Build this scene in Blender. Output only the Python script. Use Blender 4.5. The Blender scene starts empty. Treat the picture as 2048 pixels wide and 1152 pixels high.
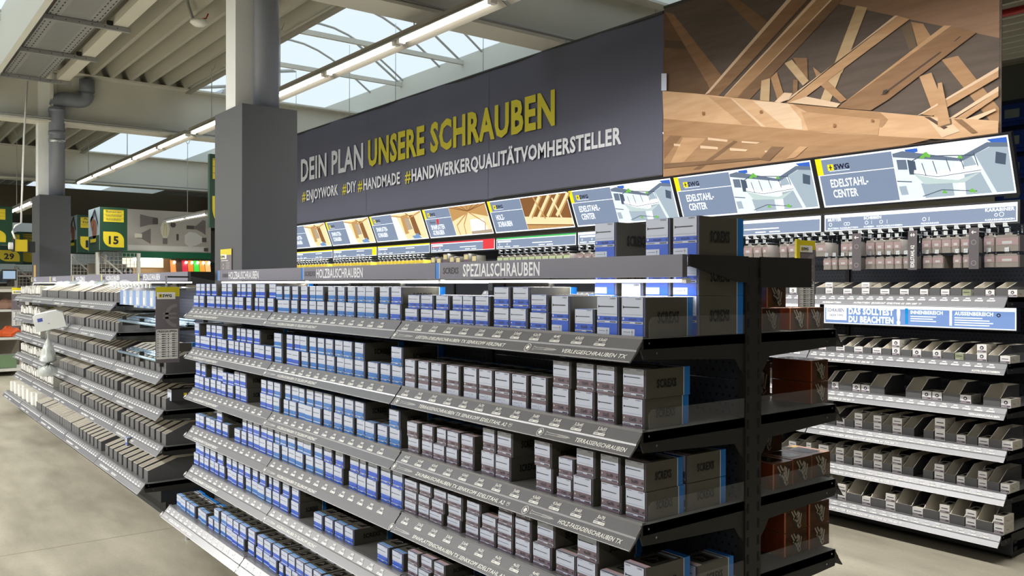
import bpy, math, random
from mathutils import Matrix, Vector
random.seed(7)
SC = bpy.context.scene
COL = SC.collection
# ---------------------------------------------------------------- camera, sky, light, exposure
def srgb(r, g, b):
    f = lambda c: (c/255/12.92) if c/255 <= .04045 else ((c/255+.055)/1.055)**2.4
    return (f(r), f(g), f(b))
cam = bpy.data.cameras.new('camera')
cam.sensor_width = 36.0
cam.lens = 1708.26/2048*36.0
cam.clip_start = .05
cam.clip_end = 200
co = bpy.data.objects.new('camera', cam)
COL.objects.link(co)
yaw, pit, rol = math.radians(142.1928), math.radians(-.18597), math.radians(.1409)
fw = Vector((math.cos(pit)*math.cos(yaw), math.cos(pit)*math.sin(yaw), math.sin(pit)))
rt = fw.cross(Vector((0, 0, 1))).normalized()
up = rt.cross(fw)
r2 = rt*math.cos(rol) + up*math.sin(rol)
u2 = -rt*math.sin(rol) + up*math.cos(rol)
co.matrix_world = Matrix(((r2.x, u2.x, -fw.x, 0), (r2.y, u2.y, -fw.y, 0), (r2.z, u2.z, -fw.z, 1.545), (0, 0, 0, 1)))
SC.camera = co
world = bpy.data.worlds.new('daylight')
SC.world = world
world.use_nodes = True
bg = world.node_tree.nodes['Background']
bg.inputs['Color'].default_value = (*srgb(222, 234, 246), 1)
bg.inputs['Strength'].default_value = 1.0
SC.view_settings.view_transform = 'Standard'
SC.view_settings.look = 'None'
SC.view_settings.gamma = 1.0
SC.view_settings.exposure = 0.0
def area(name, loc, sx, sy, power, color=(1, .96, .9), rot=(0, 0, 0), spread=180):
    l = bpy.data.lights.new(name, 'AREA')
    l.shape = 'RECTANGLE'; l.size = sx; l.size_y = sy; l.energy = power; l.color = color; l.spread = math.radians(spread)
    o = bpy.data.objects.new(name, l); COL.objects.link(o)
    o.location = loc; o.rotation_euler = rot
    return o
# (the fluorescent rows over the aisles carry their own lights, built with their housings)
# LED strips under the header signs
LEDW = 5.5
area('led_light_centre', (-3.45, 1.842, 1.552), 3.74, .02, LEDW, (1, .97, .93))
area('led_light_grey_rack', (-9.0, 1.83, 1.552), 6.24, .02, 30, (1, .97, .93))
area('led_light_centre_rear', (-3.45, 2.40, 1.553), 3.74, .02, 7, (1, .97, .93), (math.radians(38), 0, 0))
area('led_light_wall', (-7.1, 5.22, 1.895), 10.0, .03, 40, (.95, .97, 1), (math.radians(-12), 0, 0))
# ---------------------------------------------------------------- materials
MATS = {}
def mat(name, rgb, rough=.6, metal=0.0, emit=0.0, spec=.5, noise=0.0, nscale=20, bump=0.0, trans=0.0, alpha=1.0, coat=0.0):
    if name in MATS: return MATS[name]
    m = bpy.data.materials.new(name); m.use_nodes = True
    nt = m.node_tree; b = nt.nodes['Principled BSDF']
    c = srgb(*rgb)
    b.inputs['Base Color'].default_value = (*c, 1)
    b.inputs['Roughness'].default_value = rough
    b.inputs['Metallic'].default_value = metal
    b.inputs['Specular IOR Level'].default_value = spec
    b.inputs['Coat Weight'].default_value = coat
    if emit:
        b.inputs['Base Color'].default_value = (*[v*.12 for v in c], 1)
        b.inputs['Emission Color'].default_value = (*c, 1)
        b.inputs['Emission Strength'].default_value = emit
    if trans: b.inputs['Transmission Weight'].default_value = trans
    b.inputs['Alpha'].default_value = alpha
    if noise or bump:
        tc = nt.nodes.new('ShaderNodeTexCoord'); nz = nt.nodes.new('ShaderNodeTexNoise')
        nz.inputs['Scale'].default_value = nscale; nz.inputs['Detail'].default_value = 5
        nt.links.new(tc.outputs['Object'], nz.inputs['Vector'])
        if noise:
            mx = nt.nodes.new('ShaderNodeMixRGB'); mx.blend_type = 'MIX'
            mx.inputs['Color1'].default_value = (*[max(0, v*(1-noise)) for v in c], 1)
            mx.inputs['Color2'].default_value = (*[min(1, v*(1+noise)) for v in c], 1)
            nt.links.new(nz.outputs['Fac'], mx.inputs['Fac'])
            nt.links.new(mx.outputs['Color'], b.inputs['Base Color'])
            if emit: nt.links.new(mx.outputs['Color'], b.inputs['Emission Color'])
        if bump:
            bp = nt.nodes.new('ShaderNodeBump'); bp.inputs['Strength'].default_value = bump
            bp.inputs['Distance'].default_value = .01
            nt.links.new(nz.outputs['Fac'], bp.inputs['Height']); nt.links.new(bp.outputs['Normal'], b.inputs['Normal'])
    MATS[name] = m
    return m
def floor_material():
    m = mat('polished_concrete', (150, 142, 122), .38, spec=.4)
    nt = m.node_tree; b = nt.nodes['Principled BSDF']
    tc = nt.nodes.new('ShaderNodeTexCoord'); mp = nt.nodes.new('ShaderNodeMapping')
    mp.inputs['Scale'].default_value = (.5, 1.6, 1)
    n1 = nt.nodes.new('ShaderNodeTexNoise'); n1.inputs['Scale'].default_value = 1.6; n1.inputs['Detail'].default_value = 8
    n1.inputs['Roughness'].default_value = .62
    n2 = nt.nodes.new('ShaderNodeTexNoise'); n2.inputs['Scale'].default_value = 60; n2.inputs['Detail'].default_value = 3
    cr = nt.nodes.new('ShaderNodeValToRGB')
    cr.color_ramp.elements[0].position = .3; cr.color_ramp.elements[0].color = (*srgb(142, 136, 120), 1)
    cr.color_ramp.elements[1].position = .72; cr.color_ramp.elements[1].color = (*srgb(194, 187, 168), 1)
    mx = nt.nodes.new('ShaderNodeMixRGB'); mx.blend_type = 'MULTIPLY'; mx.inputs['Fac'].default_value = .25
    nt.links.new(tc.outputs['Object'], mp.inputs['Vector']); nt.links.new(mp.outputs['Vector'], n1.inputs['Vector'])
    nt.links.new(tc.outputs['Object'], n2.inputs['Vector'])
    nt.links.new(n1.outputs['Fac'], cr.inputs['Fac']); nt.links.new(cr.outputs['Color'], mx.inputs['Color1'])
    nt.links.new(n2.outputs['Fac'], mx.inputs['Color2']); nt.links.new(mx.outputs['Color'], b.inputs['Base Color'])
    rr = nt.nodes.new('ShaderNodeMapRange'); rr.inputs['To Min'].default_value = .28; rr.inputs['To Max'].default_value = .5
    nt.links.new(n1.outputs['Fac'], rr.inputs['Value']); nt.links.new(rr.outputs['Result'], b.inputs['Roughness'])
    return m
def peg_material():
    # dark perforated steel: rows of round holes every 25 mm
    m = mat('perforated_steel', (40, 43, 50), .55, spec=.4)
    nt = m.node_tree; b = nt.nodes['Principled BSDF']
    tc = nt.nodes.new('ShaderNodeTexCoord'); sp = nt.nodes.new('ShaderNodeSeparateXYZ')
    nt.links.new(tc.outputs['Object'], sp.inputs['Vector'])
    def math_(op, a, bb=None):
        n = nt.nodes.new('ShaderNodeMath'); n.operation = op
        for i, v in enumerate((a, bb)):
            if v is None: continue
            if isinstance(v, (int, float)): n.inputs[i].default_value = v
            else: nt.links.new(v, n.inputs[i])
        return n.outputs[0]
    zr = math_('DIVIDE', sp.outputs['Z'], .025)
    xr = math_('DIVIDE', sp.outputs['X'], .025)
    row = math_('FLOOR', zr)
    sh = math_('MULTIPLY', math_('MODULO', row, 2.0), .5)
    fx = math_('SUBTRACT', math_('FRACT', math_('ADD', xr, sh)), .5)
    fz = math_('SUBTRACT', math_('FRACT', zr), .5)
    d = math_('SQRT', math_('ADD', math_('MULTIPLY', fx, fx), math_('MULTIPLY', fz, fz)))
    k = math_('LESS_THAN', d, .16)
    mx = nt.nodes.new('ShaderNodeMixRGB')
    mx.inputs['Color1'].default_value = (*srgb(52, 56, 68), 1); mx.inputs['Color2'].default_value = (*srgb(4, 4, 5), 1)
    nt.links.new(k, mx.inputs['Fac']); nt.links.new(mx.outputs['Color'], b.inputs['Base Color'])
    return m
def wood_material(name, rgb, rgb2):
    m = mat(name, rgb, .7, spec=.25)
    nt = m.node_tree; b = nt.nodes['Principled BSDF']
    tc = nt.nodes.new('ShaderNodeTexCoord'); mp = nt.nodes.new('ShaderNodeMapping')
    mp.inputs['Scale'].default_value = (1.2, 1, 9); mp.inputs['Rotation'].default_value = (0, .12, 0)
    nz = nt.nodes.new('ShaderNodeTexNoise'); nz.inputs['Scale'].default_value = 3; nz.inputs['Detail'].default_value = 6
    cr = nt.nodes.new('ShaderNodeValToRGB')
    cr.color_ramp.elements[0].position = .35; cr.color_ramp.elements[0].color = (*srgb(*rgb2), 1)
    cr.color_ramp.elements[1].position = .65; cr.color_ramp.elements[1].color = (*srgb(*rgb), 1)
    nt.links.new(tc.outputs['Object'], mp.inputs['Vector']); nt.links.new(mp.outputs['Vector'], nz.inputs['Vector'])
    nt.links.new(nz.outputs['Fac'], cr.inputs['Fac']); nt.links.new(cr.outputs['Color'], b.inputs['Base Color'])
    return m
# ---------------------------------------------------------------- mesh helpers
_TXT = {}
def text2d(s, bold=0.0):
    """flat outline mesh of a string, cap height 1, baseline at 0, left edge at 0"""
    k = (s, bold)
    if k in _TXT: return _TXT[k]
    cu = bpy.data.curves.new('t', 'FONT'); cu.body = s; cu.size = 1.0; cu.offset = bold
    cu.space_character = 1 + 2.2*bold; cu.resolution_u = 2; cu.fill_mode = 'FRONT'
    ob = bpy.data.objects.new('t', cu); COL.objects.link(ob)
    me = bpy.data.meshes.new_from_object(ob.evaluated_get(bpy.context.evaluated_depsgraph_get()))
    vs = [(v.co.x, v.co.y) for v in me.vertices]; fs = [tuple(p.vertices) for p in me.polygons]
    bpy.data.objects.remove(ob); bpy.data.curves.remove(cu); bpy.data.meshes.remove(me)
    if vs:
        x0 = min(v[0] for v in vs); x1 = max(v[0] for v in vs); c = .682
        vs = [((x-x0)/c, y/c) for x, y in vs]; w = (x1-x0)/c
    else: w = 0
    _TXT[k] = (vs, fs, w)
    return _TXT[k]
class MB:
    def __init__(s): s.v = []; s.f = []; s.m = []; s.mats = []
    def mi(s, m):
        if m not in s.mats: s.mats.append(m)
        return s.mats.index(m)
    def face(s, pts, m):
        n = len(s.v); s.v += [tuple(p) for p in pts]; s.f.append(tuple(range(n, n+len(pts)))); s.m.append(s.mi(m))
    def raw(s, vs, fs, m):
        n = len(s.v); s.v += [tuple(p) for p in vs]; k = s.mi(m)
        for f in fs: s.f.append(tuple(n+i for i in f)); s.m.append(k)
    def box(s, x0, y0, z0, x1, y1, z1, m, faces=None):
        """faces: optional dict of side -> material ('x+','x-','y+','y-','z+','z-')"""
        P = [(x0, y0, z0), (x1, y0, z0), (x1, y1, z0), (x0, y1, z0), (x0, y0, z1), (x1, y0, z1), (x1, y1, z1), (x0, y1, z1)]
        n = len(s.v); s.v += P
        for key, f in (('z-', (0, 3, 2, 1)), ('z+', (4, 5, 6, 7)), ('y-', (0, 1, 5, 4)), ('x+', (1, 2, 6, 5)), ('y+', (2, 3, 7, 6)), ('x-', (3, 0, 4, 7))):
            mm = (faces or {}).get(key, m)
            if mm is None: continue
            s.f.append(tuple(n+i for i in f)); s.m.append(s.mi(mm))
    def prism(s, prof, a, b, m, axis='x', caps=True):
        """closed profile of 2-D points swept along an axis from a to b"""
        def P(t, p):
            return (t, p[0], p[1]) if axis == 'x' else (p[0], t, p[1]) if axis == 'y' else (p[0], p[1], t)
        n = len(s.v); k = len(prof)
        s.v += [P(a, p) for p in prof] + [P(b, p) for p in prof]; mi = s.mi(m)
        for i in range(k):
            j = (i+1) % k; s.f.append((n+i, n+j, n+k+j, n+k+i)); s.m.append(mi)
        if caps:
            s.f.append(tuple(range(n+k-1, n-1, -1))); s.m.append(mi)
            s.f.append(tuple(range(n+k, n+2*k))); s.m.append(mi)
    def tube(s, pts, r, m, seg=8, caps=True):
        rings = []; pts = [Vector(p) for p in pts]
        for i, p in enumerate(pts):
            d = (pts[min(i+1, len(pts)-1)] - pts[max(i-1, 0)]).normalized()
            a = d.cross(Vector((0, 0, 1)));
            if a.length < .05: a = d.cross(Vector((1, 0, 0)))
            a.normalize(); b = d.cross(a); rr = r[i] if isinstance(r, (list, tuple)) else r
            rings.append([p + a*math.cos(t)*rr + b*math.sin(t)*rr for t in [2*math.pi*k/seg for k in range(seg)]])
        n = len(s.v); mi = s.mi(m)
        for R in rings: s.v += [tuple(q) for q in R]
        for i in range(len(pts)-1):
            for k in range(seg):
                j = (k+1) % seg
                s.f.append((n+i*seg+k, n+i*seg+j, n+(i+1)*seg+j, n+(i+1)*seg+k)); s.m.append(mi)
        if caps:
            s.f.append(tuple(n+k for k in range(seg-1, -1, -1))); s.m.append(mi)
            s.f.append(tuple(n+(len(pts)-1)*seg+k for k in range(seg))); s.m.append(mi)
    def build(s, name, parent=None, smooth=False):
        me = bpy.data.meshes.new(name); me.from_pydata(s.v, [], s.f)
        for m in s.mats: me.materials.append(m)
        me.polygons.foreach_set('material_index', s.m)
        if smooth: me.polygons.foreach_set('use_smooth', [True]*len(s.f))
        me.update()
        return link(name, me, parent)
def link(name, me, parent=None, loc=None):
    o = bpy.data.objects.new(name, me); COL.objects.link(o)
    if parent: o.parent = parent
    if loc: o.location = loc
    return o
class Plane:
    """flat printed surface: origin, unit u, unit v; shapes are stacked in thin layers along the normal"""
    def __init__(s, mb, O, U, V, lift=.0006):
        s.mb = mb; s.O = Vector(O); s.U = Vector(U); s.V = Vector(V); s.N = s.U.cross(s.V).normalized(); s.l = lift
    def P(s, u, v, k=0): return s.O + s.U*u + s.V*v + s.N*(s.l*k)
    def rect(s, u0, v0, u1, v1, m, k=1): s.mb.face([s.P(u0, v0, k), s.P(u1, v0, k), s.P(u1, v1, k), s.P(u0, v1, k)], m)
    def poly(s, pts, m, k=1): s.mb.face([s.P(u, v, k) for u, v in pts], m)
    def text(s, t, u, v, h, m, w=None, k=2, bold=.012, slant=0.0, maxw=None):
        vs, fs, tw = text2d(t, bold)
        sx = h if w is None else w/max(tw, 1e-6)
        if maxw is not None: sx = min(sx, maxw/max(tw, 1e-6))
        s.mb.raw([s.P(u + (x + slant*y)*sx, v + y*h, k) for x, y in vs], fs, m)
        return u + tw*sx
    def ring(s, u, v, r, m, k=2, inner=0.0, seg=14):
        if inner <= 0: s.poly([(u+r*math.cos(2*math.pi*i/seg), v+r*math.sin(2*math.pi*i/seg)) for i in range(seg)], m, k); return
        for i in range(seg):
            a, b = 2*math.pi*i/seg, 2*math.pi*(i+1)/seg
            s.poly([(u+r*math.cos(a), v+r*math.sin(a)), (u+r*math.cos(b), v+r*math.sin(b)), (u+inner*math.cos(b), v+inner*math.sin(b)), (u+inner*math.cos(a), v+inner*math.sin(a))], m, k)
    def line(s, pts, w, m, k=2):
        for (a, b), (c, d) in zip(pts, pts[1:]):
            L = math.hypot(c-a, d-b) or 1; nx, ny = -(d-b)/L*w/2, (c-a)/L*w/2
            s.poly([(a-nx, b-ny), (c-nx, d-ny), (c+nx, d+ny), (a+nx, b+ny)], m, k)
def empty(name, loc=(0, 0, 0)):
    o = bpy.data.objects.new(name, None); COL.objects.link(o); o.location = loc; o.empty_display_size = .1
    return o
def tag(o, label=None, cat=None, group=None, kind=None):
    if label: o['label'] = label
    if cat: o['category'] = cat
    if group: o['group'] = group
    if kind: o['kind'] = kind
    return o
ORD = 'first second third fourth fifth sixth seventh eighth ninth tenth eleventh twelfth thirteenth fourteenth fifteenth sixteenth seventeenth eighteenth nineteenth twentieth'.split()
ORD += ['twenty-'+w for w in ORD[:9]] + ['thirtieth'] + ['thirty-'+w for w in ORD[:9]] + ['fortieth'] + ['forty-'+w for w in ORD[:9]] + ['fiftieth'] + ['fifty-'+w for w in ORD[:9]]
# palette
BLACK = mat('black_powder_coat', (42, 42, 40), .5, spec=.35, noise=.08, nscale=80)
BLACKN = mat('navy_black_steel', (34, 37, 46), .5, spec=.35)
DECK = mat('shelf_deck', (96, 96, 94), .45, spec=.4)
RAIL = mat('grey_price_rail', (112, 112, 116), .30, metal=.1, spec=.6)
RAILD = mat('rail_shadow_groove', (30, 30, 32), .5)
TAGW = mat('white_print', (236, 236, 232), .45)
TAGG = mat('grey_print', (170, 170, 170), .5)
SIGN = mat('anthracite_sign', (118, 117, 130), .5, spec=.3)
SIGNW = mat('sign_lettering_white', (222, 224, 230), .5)
SIGNK = mat('sign_lettering_black', (18, 18, 24), .5)
BLUE = mat('bright_blue_card', (30, 120, 205), .4)
CARD = mat('grey_carton', (88, 86, 77), .36, noise=.06, nscale=40)
CARDD = mat('dark_carton_edge', (62, 60, 62), .5)
LABW = mat('label_white', (178, 186, 204), .35)
LABB = mat('label_royal_blue', (28, 78, 186), .35)
LABT = mat('label_steel_blue', (40, 104, 178), .35)
LABM = mat('label_mauve', (100, 85, 98), .35)
LABP = mat('label_pink', (216, 182, 186), .4)
LABF = mat('label_frame_slate', (88, 92, 118), .35)
LABFM = mat('label_frame_grey', (84, 80, 88), .35)
INK = mat('printed_ink', (48, 50, 62), .5)
WIN = mat('box_window', (40, 36, 32), .15, spec=.8)
STEEL = mat('zinc_plated_steel', (190, 196, 200), .25, metal=.9)
ACRYL = mat('clear_acrylic', (235, 238, 240), .05, spec=.6, alpha=.055)
LED = mat('led_strip_glow', (255, 250, 242), emit=6)
TUBE = mat('fluorescent_tube', (255, 250, 240), emit=16)
WHITEP = mat('white_painted_steel', (208, 206, 195), .55, noise=.05, nscale=3)
# ---------------------------------------------------------------- the hall
FLOORM = floor_material()
def structure(o, label=None):
    o['kind'] = 'structure'
    if label: o['label'] = label
    return o
m = MB(); m.box(-34, -5, -.1, 6, 14, 0, FLOORM)
for x in (-16, -5.6): m.box(x, -5, 0, x+.004, 14, .0006, mat('floor_joint', (124, 117, 99), .7))
for y in (.62,): m.box(-34, y, 0, 6, y+.004, .0006, mat('floor_joint', (124, 117, 99), .7))
structure(m.build('floor'))
# trapezoidal roof deck: ribs run along x, 250 mm pitch, with two long rooflight openings
DK = mat('roof_deck_paint', (170, 168, 155), .6, noise=.04, nscale=2)
ZB, ZT = 4.415, 4.575
def deck(y0, y1):
    m = MB(); y = y0
    while y < y1-.01:
        pr = [(y, ZT), (y+.105, ZT), (y+.155, ZB), (y+.20, ZB), (y+.25, ZT)]
        for (a, za), (b, zb) in zip(pr, pr[1:]):
            m.face([(-34, a, za), (6, a, za), (6, b, zb), (-34, b, zb)], DK)
        y += .25
    m.box(-34, y0, ZT+.002, 6, min(y, max(y1, y0+.1)), ZT+.06, DK)
    return m
structure(deck(1.46, 3.96).build('ceiling'))
m = MB(); m.box(-6.02, -1.6, ZB, 6, 1.4, ZT, DK); m.box(-5.5, 3.98, ZB, 6, 6.86, ZT, DK); structure(m.build('ceiling'))
structure(deck(-5, -1.5).build('ceiling'))
structure(deck(6.87, 14.05).build('ceiling'))
# rooflights: kerbs, arched glazing bars, ties, milky glazing
GL = mat('rooflight_glazing', (206, 226, 238), .6)
nt = GL.node_tree; b_ = nt.nodes['Principled BSDF']
b_.inputs['Emission Color'].default_value = (*srgb(206, 221, 229), 1); b_.inputs['Emission Strength'].default_value = 1.22; b_.inputs['Base Color'].default_value = (.1, .1, .1, 1)
BAR = mat('glazing_bar', (176, 176, 172), .5)
KERB = mat('kerb_white', (214, 216, 208), .6)
def rooflight(ya, yb, xa, xb, n):
    k = MB()
    k.box(xa, ya-.05, ZB-.02, xb, ya, ZB+.34, KERB); k.box(xa, yb, ZB-.30, xb, yb+.06, ZB+.34, KERB)
    k.box(xa, ya-.07, ZB-.05, xb, ya+.0, ZB-.02, mat('kerb_edge', (150, 146, 134), .6))
    structure(k.build('trim_%d' % n))
    g = MB(); arc = []; k2 = .62
    for i in range(13):
        t = i/12; a = math.pi*(1-t)
        arc.append((ya + (yb-ya)*t, ZB+.34 + .62*math.sin(math.pi*t)))
    for (p, q) in zip(arc, arc[1:]): g.face([(xa, p[0], p[1]), (xb, p[0], p[1]), (xb, q[0], q[1]), (xa, q[0], q[1])], GL)
    structure(g.build('window_%d' % n, None, True))
    f = MB(); x = xa + .4
    while x < xb:
        if x > -13.2 or n == 2: f.tube([(x, p[0], p[1]-.03) for p in arc], .018, BAR, 4)
        x += 1.05
    x = xa + .55
    while x < xb:
        if x < -13.2 and n == 1: x += 1.68; continue
        f.box(x, ya, ZB+.22, x+.05, yb, ZB+.28, WHITEP)
        f.tube([(x+.02, ya, ZB+.25), (x+.02, ya+(yb-ya)*.3, ZB+.80)], .02, BAR, 4)
        f.tube([(x+.02, yb, ZB+.25), (x+.02, yb-(yb-ya)*.3, ZB+.80)], .02, BAR, 4)
        x += 1.68
    structure(f.build('window_frame'))
rooflight(4.0, 6.8, -34, -5.5, 1)
rooflight(-1.5, 1.40, -34, -6, 2)
# open smoke vent in the rear rooflight
m = MB()
for x in (-15.2, -13.9): m.tube([(x, 4.6, 4.95), (x, 6.2, 5.25)], .03, BAR, 6)
for y in (4.6, 5.4, 6.2): m.tube([(-15.2, y, 4.95+.19*(y-4.6)), (-13.9, y, 4.95+.19*(y-4.6))], .03, BAR, 6)
m.tube([(-14.5, 4.9, 4.75), (-14.5, 5.8, 5.25)], .05, STEEL, 8); m.box(-14.8, 5.0, 4.72, -14.2, 5.25, 4.84, BAR)
tag(m.build('smoke_vent'), 'grey smoke vent frame with opener arm inside the rear rooflight', 'smoke vent')
# plate girders on the column grid
def girder(x, n, zb=3.715):
    if n == 0: zb = 3.77
    m = MB()
    m.box(x-.012, -5, zb+.02, x+.012, 14, ZB-.025, WHITEP)
    m.box(x-.17, -5, zb, x+.17, 14, zb+.025, WHITEP); m.box(x-.17, -5, ZB-.025, x+.17, 14, ZB, WHITEP)
    for y in (-3.7, 2.15, 8.0): m.box(x-.16, y-.01, zb+.025, x+.16, y+.01, ZB-.025, WHITEP)
    m.tube([(x+.16, -5, zb+.05), (x+.16, 14, zb+.05)], .014, mat('conduit_grey', (150, 150, 148), .5), 6)
    structure(m.build('ceiling_beam'))
for i, x in enumerate((-6.08, -12.97, -20.3, 1.65)): girder(x, i)
# columns, cladding, downpipes
PIPE = mat('grey_pvc_pipe', (122, 127, 138), .35, spec=.5)
COLP = mat('column_paint', (240, 242, 240), .42, noise=.04, nscale=3)
CLAD = mat('cladding_anthracite', (74, 76, 80), .55, spec=.35, noise=.03, nscale=50)
def column(x0, x1, top, n):
    xc = x0 + .24
    m = MB()   # rolled steel column
    m.box(xc-.09, 2.02, 0, xc-.075, 2.22, 4.4, COLP); m.box(xc+.075, 2.02, 0, xc+.09, 2.22, 4.4, COLP); m.box(xc-.075, 2.105, 0, xc+.075, 2.125, 4.4, COLP)
    m.box(xc-.09, 2.0, 0, xc+.09, 2.02, 4.4, COLP)
    structure(m.build('column'))
    c = MB()
    c.box(x0, 1.978, 0, x1, 2.0, top, CLAD); c.box(x1-.022, 2.0, 0, x1, 2.328, top, CLAD); c.box(x0, 2.0, 0, x0+.022, 2.328, top, CLAD); c.box(x0, 2.328, 0, x1, 2.35, top, CLAD)
    return c
c = column(-5.87, -5.36, 2.702, 1)
tag(c.build('column_cladding'), 'tall anthracite boxed cladding around the near steel column beside the banner', 'column cladding', kind='structure')
c = column(-13.28, -12.70, 2.726, 2)
tag(c.build('column_cladding'), 'anthracite boxed cladding around the far steel column beside the downpipe bend', 'column cladding', kind='structure')
p = MB(); p.tube([(-5.455, 2.175, 2.70), (-5.455, 2.175, 4.4)], .083, PIPE, 24)
tag(p.build('downpipe', None, True), 'straight grey plastic downpipe rising out of the near boxed column', 'downpipe')
def bend(pts, n=8):
    out = [Vector(pts[0])]
    for a, b, c in zip(pts, pts[1:], pts[2:]):
        a, b, c = Vector(a), Vector(b), Vector(c); d1 = (a-b).normalized()*.13; d2 = (c-b).normalized()*.13
        for i in range(n+1):
            t = i/n; out.append((b+d1)*(1-t)**2 + b*2*t*(1-t) + (b+d2)*t*t)
    return out + [Vector(pts[-1])]
p = MB(); p.tube(bend([(-12.86, 2.21, 2.735), (-12.86, 2.21, 4.05), (-12.86, 2.58, 4.05), (-12.86, 2.58, 4.35)]), .098, PIPE, 20)
t = tag(p.build('downpipe', None, True), 'grey plastic downpipe with an offset bend in front of the far girder', 'downpipe')
q = MB()
for z in (3.86, 3.55): q.tube([(-12.86, 2.21, z), (-12.86, 2.21, z+.05)], .105, PIPE, 20)
q.build('pipe_socket', t, True)
q = MB(); q.tube([(-12.86, 2.21, 3.45), (-12.86, 2.21, 3.49)], .104, STEEL, 20); q.build('pipe_clamp', t, True)
# far end walls
DARKW = mat('olive_brown_fascia', (74, 66, 48), .8)
m = MB(); m.box(-21.6, -5, 3.15, -21.5, 14, 3.72, DARKW); m.box(-24.5, -5, 3.08, -21.5, 14, 3.15, DARKW)
m.box(-33.9, -5, 0, -33.8, 14, 4.6, mat('far_wall_white', (226, 228, 222), .7)); structure(m.build('wall_far'))
m = MB(); m.box(-21.5, 2.9, 3.1, -21.45, 2.95, 3.5, DARKW); m.box(-34, 13.9, 0, 6, 14, 4.6, mat('side_wall_grey', (150, 148, 140), .7)); structure(m.build('wall_rear'))
m = MB(); m.box(-34, -5.1, 0, 6, -5, 4.6, mat('side_wall_grey', (150, 148, 140), .7)); structure(m.build('wall_front'))
m = MB(); m.box(6, -5, 0, 6.1, 14, 4.6, mat('side_wall_grey', (150, 148, 140), .7)); structure(m.build('wall_near'))
m = MB(); m.box(-5, 7.9, 2.98, 6, 8.1, 3.45, mat('concrete_lintel', (96, 98, 90), .8)); structure(m.build('trim_3'))
# ---------------------------------------------------------------- strip lights
HOUS = mat('luminaire_housing', (150, 146, 136), .4)
def strip_light(x0, x1, y, z, label, chains, power, spread=140):
    t = tag(empty('strip_light', ((x0+x1)/2, y, z)), label, 'strip light')
    cx = (x0+x1)/2
    m = MB()
    m.prism([(-.045, .05), (-.045, .02), (-.11, -.035), (-.105, -.04), (-.035, -.0), (.035, -.0), (.105, -.04), (.11, -.035), (.045, .02), (.045, .05)], x0-cx, x1-cx, HOUS)
    m.build('housing', t)
    n = max(1, round((x1-x0)/1.5)); L = (x1-x0)/n
    for i in range(n):
        a, b = x0-cx+i*L+.07, x0-cx+(i+1)*L-.07
        q = MB(); q.tube([(a, 0, -.022), (b, 0, -.022)], .014, TUBE, 8); q.build('tube', t, True)
        q = MB(); q.box(a-.05, -.03, -.035, a-.005, .03, .0, TAGW); q.box(b+.005, -.03, -.035, b+.05, .03, .0, TAGW); q.build('lamp_holder', t)
        area('tube_light', (x0+(i+.5)*L, y, z-.045), L-.16, .05, power, (1, .98, .94), spread=spread)
    for c in chains:
        q = MB(); q.tube([(c-cx, 0, .05), (c-cx, 0, ZB-z-.04)], .006, BAR, 4); q.tube([(c-cx, -.04, ZB-z+.03), (c-cx, -.01, ZB-z-.05), (c-cx, .02, ZB-z-.05), (c-cx, .05, ZB-z+.03)], .006, BAR, 4)
        q.build('hanging_chain', t)
    return t
TP = 26
strip_light(-9.0, -1.5, 8.8, 3.66, 'added unseen strip light behind the picture banner, brightening the roof deck', (-8, -3), 60)  # added lamp, out of view, to brighten the deck beyond the banner
strip_light(-12.1, -5.05, 3.76, 3.66, 'long twin strip light hanging over the aisle in front of the banner', (-11.29, -9.04, -6.2), TP)
strip_light(-19.6, -12.25, 3.76, 3.66, 'long strip light with bright tubes seen left of the boxed column', (-18.6, -15.6, -13.0), TP)
strip_light(-5.0, -.6, 3.76, 3.66, 'strip light over the rear aisle above the wooden roof picture', (-4.4, -2.5), 50, 155)
strip_light(-14.5, -8.6, -2.5, 3.5, 'strip light over the front aisle beside the far grey rack', (-13, -9.4), 190, 180)
strip_light(-8.4, -2.1, -2.5, 3.5, 'strip light over the front aisle beside the blue box rack', (-7.5, -3.5), 130, 180)
strip_light(-.6, 5.4, -2.5, 3.5, 'added unseen strip light past the blue box rack, brightening its end', (.5, 4.5), 18, 180)  # added lamp behind the camera, lifts the dark end of the rack
strip_light(-19.2, -16.7, 2.5, 2.97, 'short strip light left of the far boxed column', (-18.5,), 8)
strip_light(-18.9, -16.3, 5.35, 2.9, 'strip light crossing in front of the light bulb poster', (-17.5,), 8)
# cable tray on cross bars
GALV = mat('galvanised_steel', (150, 152, 152), .45, metal=.2, noise=.08, nscale=8)
t = tag(empty('cable_tray', (-9.0, 1.8, 4.2)), 'perforated galvanised cable tray carried on cross bars under the roof', 'cable tray')
m = MB(); m.box(-3.6, -.25, .03, 2.6, .23, .034, GALV); m.box(-3.6, -.25, .03, 2.65, -.247, .09, GALV); m.box(-3.6, .227, .03, 2.65, .23, .09, GALV)
HOLE = mat('slot_dark', (38, 38, 38), .6)
x = -3.6
while x < 3.5:
    for y in (-.225, -.175, .155, .205): m.box(x, y-.006, .0285, x+.05, y+.006, .0298, HOLE)
    x += .11
x = -3.6
while x < 3.5:
    m.box(x, -.13, .0285, x+.012, .12, .0298, mat('tray_rib', (150, 152, 150), .4, metal=.4)); x += .035
m.build('perforated_tray', t)
for x in (-3.55, -2.05, -.55, .95, 2.4):
    q = MB(); q.box(x-.02, -.28, -.02, x+.02, .53, .025, GALV)
    for y in (-.2, -.08, .04, .16, .28, .4): q.tube([(x+.0205, y, .003), (x+.022, y, .003)], .006, HOLE, 6)
    q.build('cross_bar', t)
q = MB(); q.box(-3.6, .36, .03, 2.65, .50, .12, mat('duct_white', (206, 203, 190), .5)); q.build('white_cable_duct', t)
q = MB()
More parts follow.
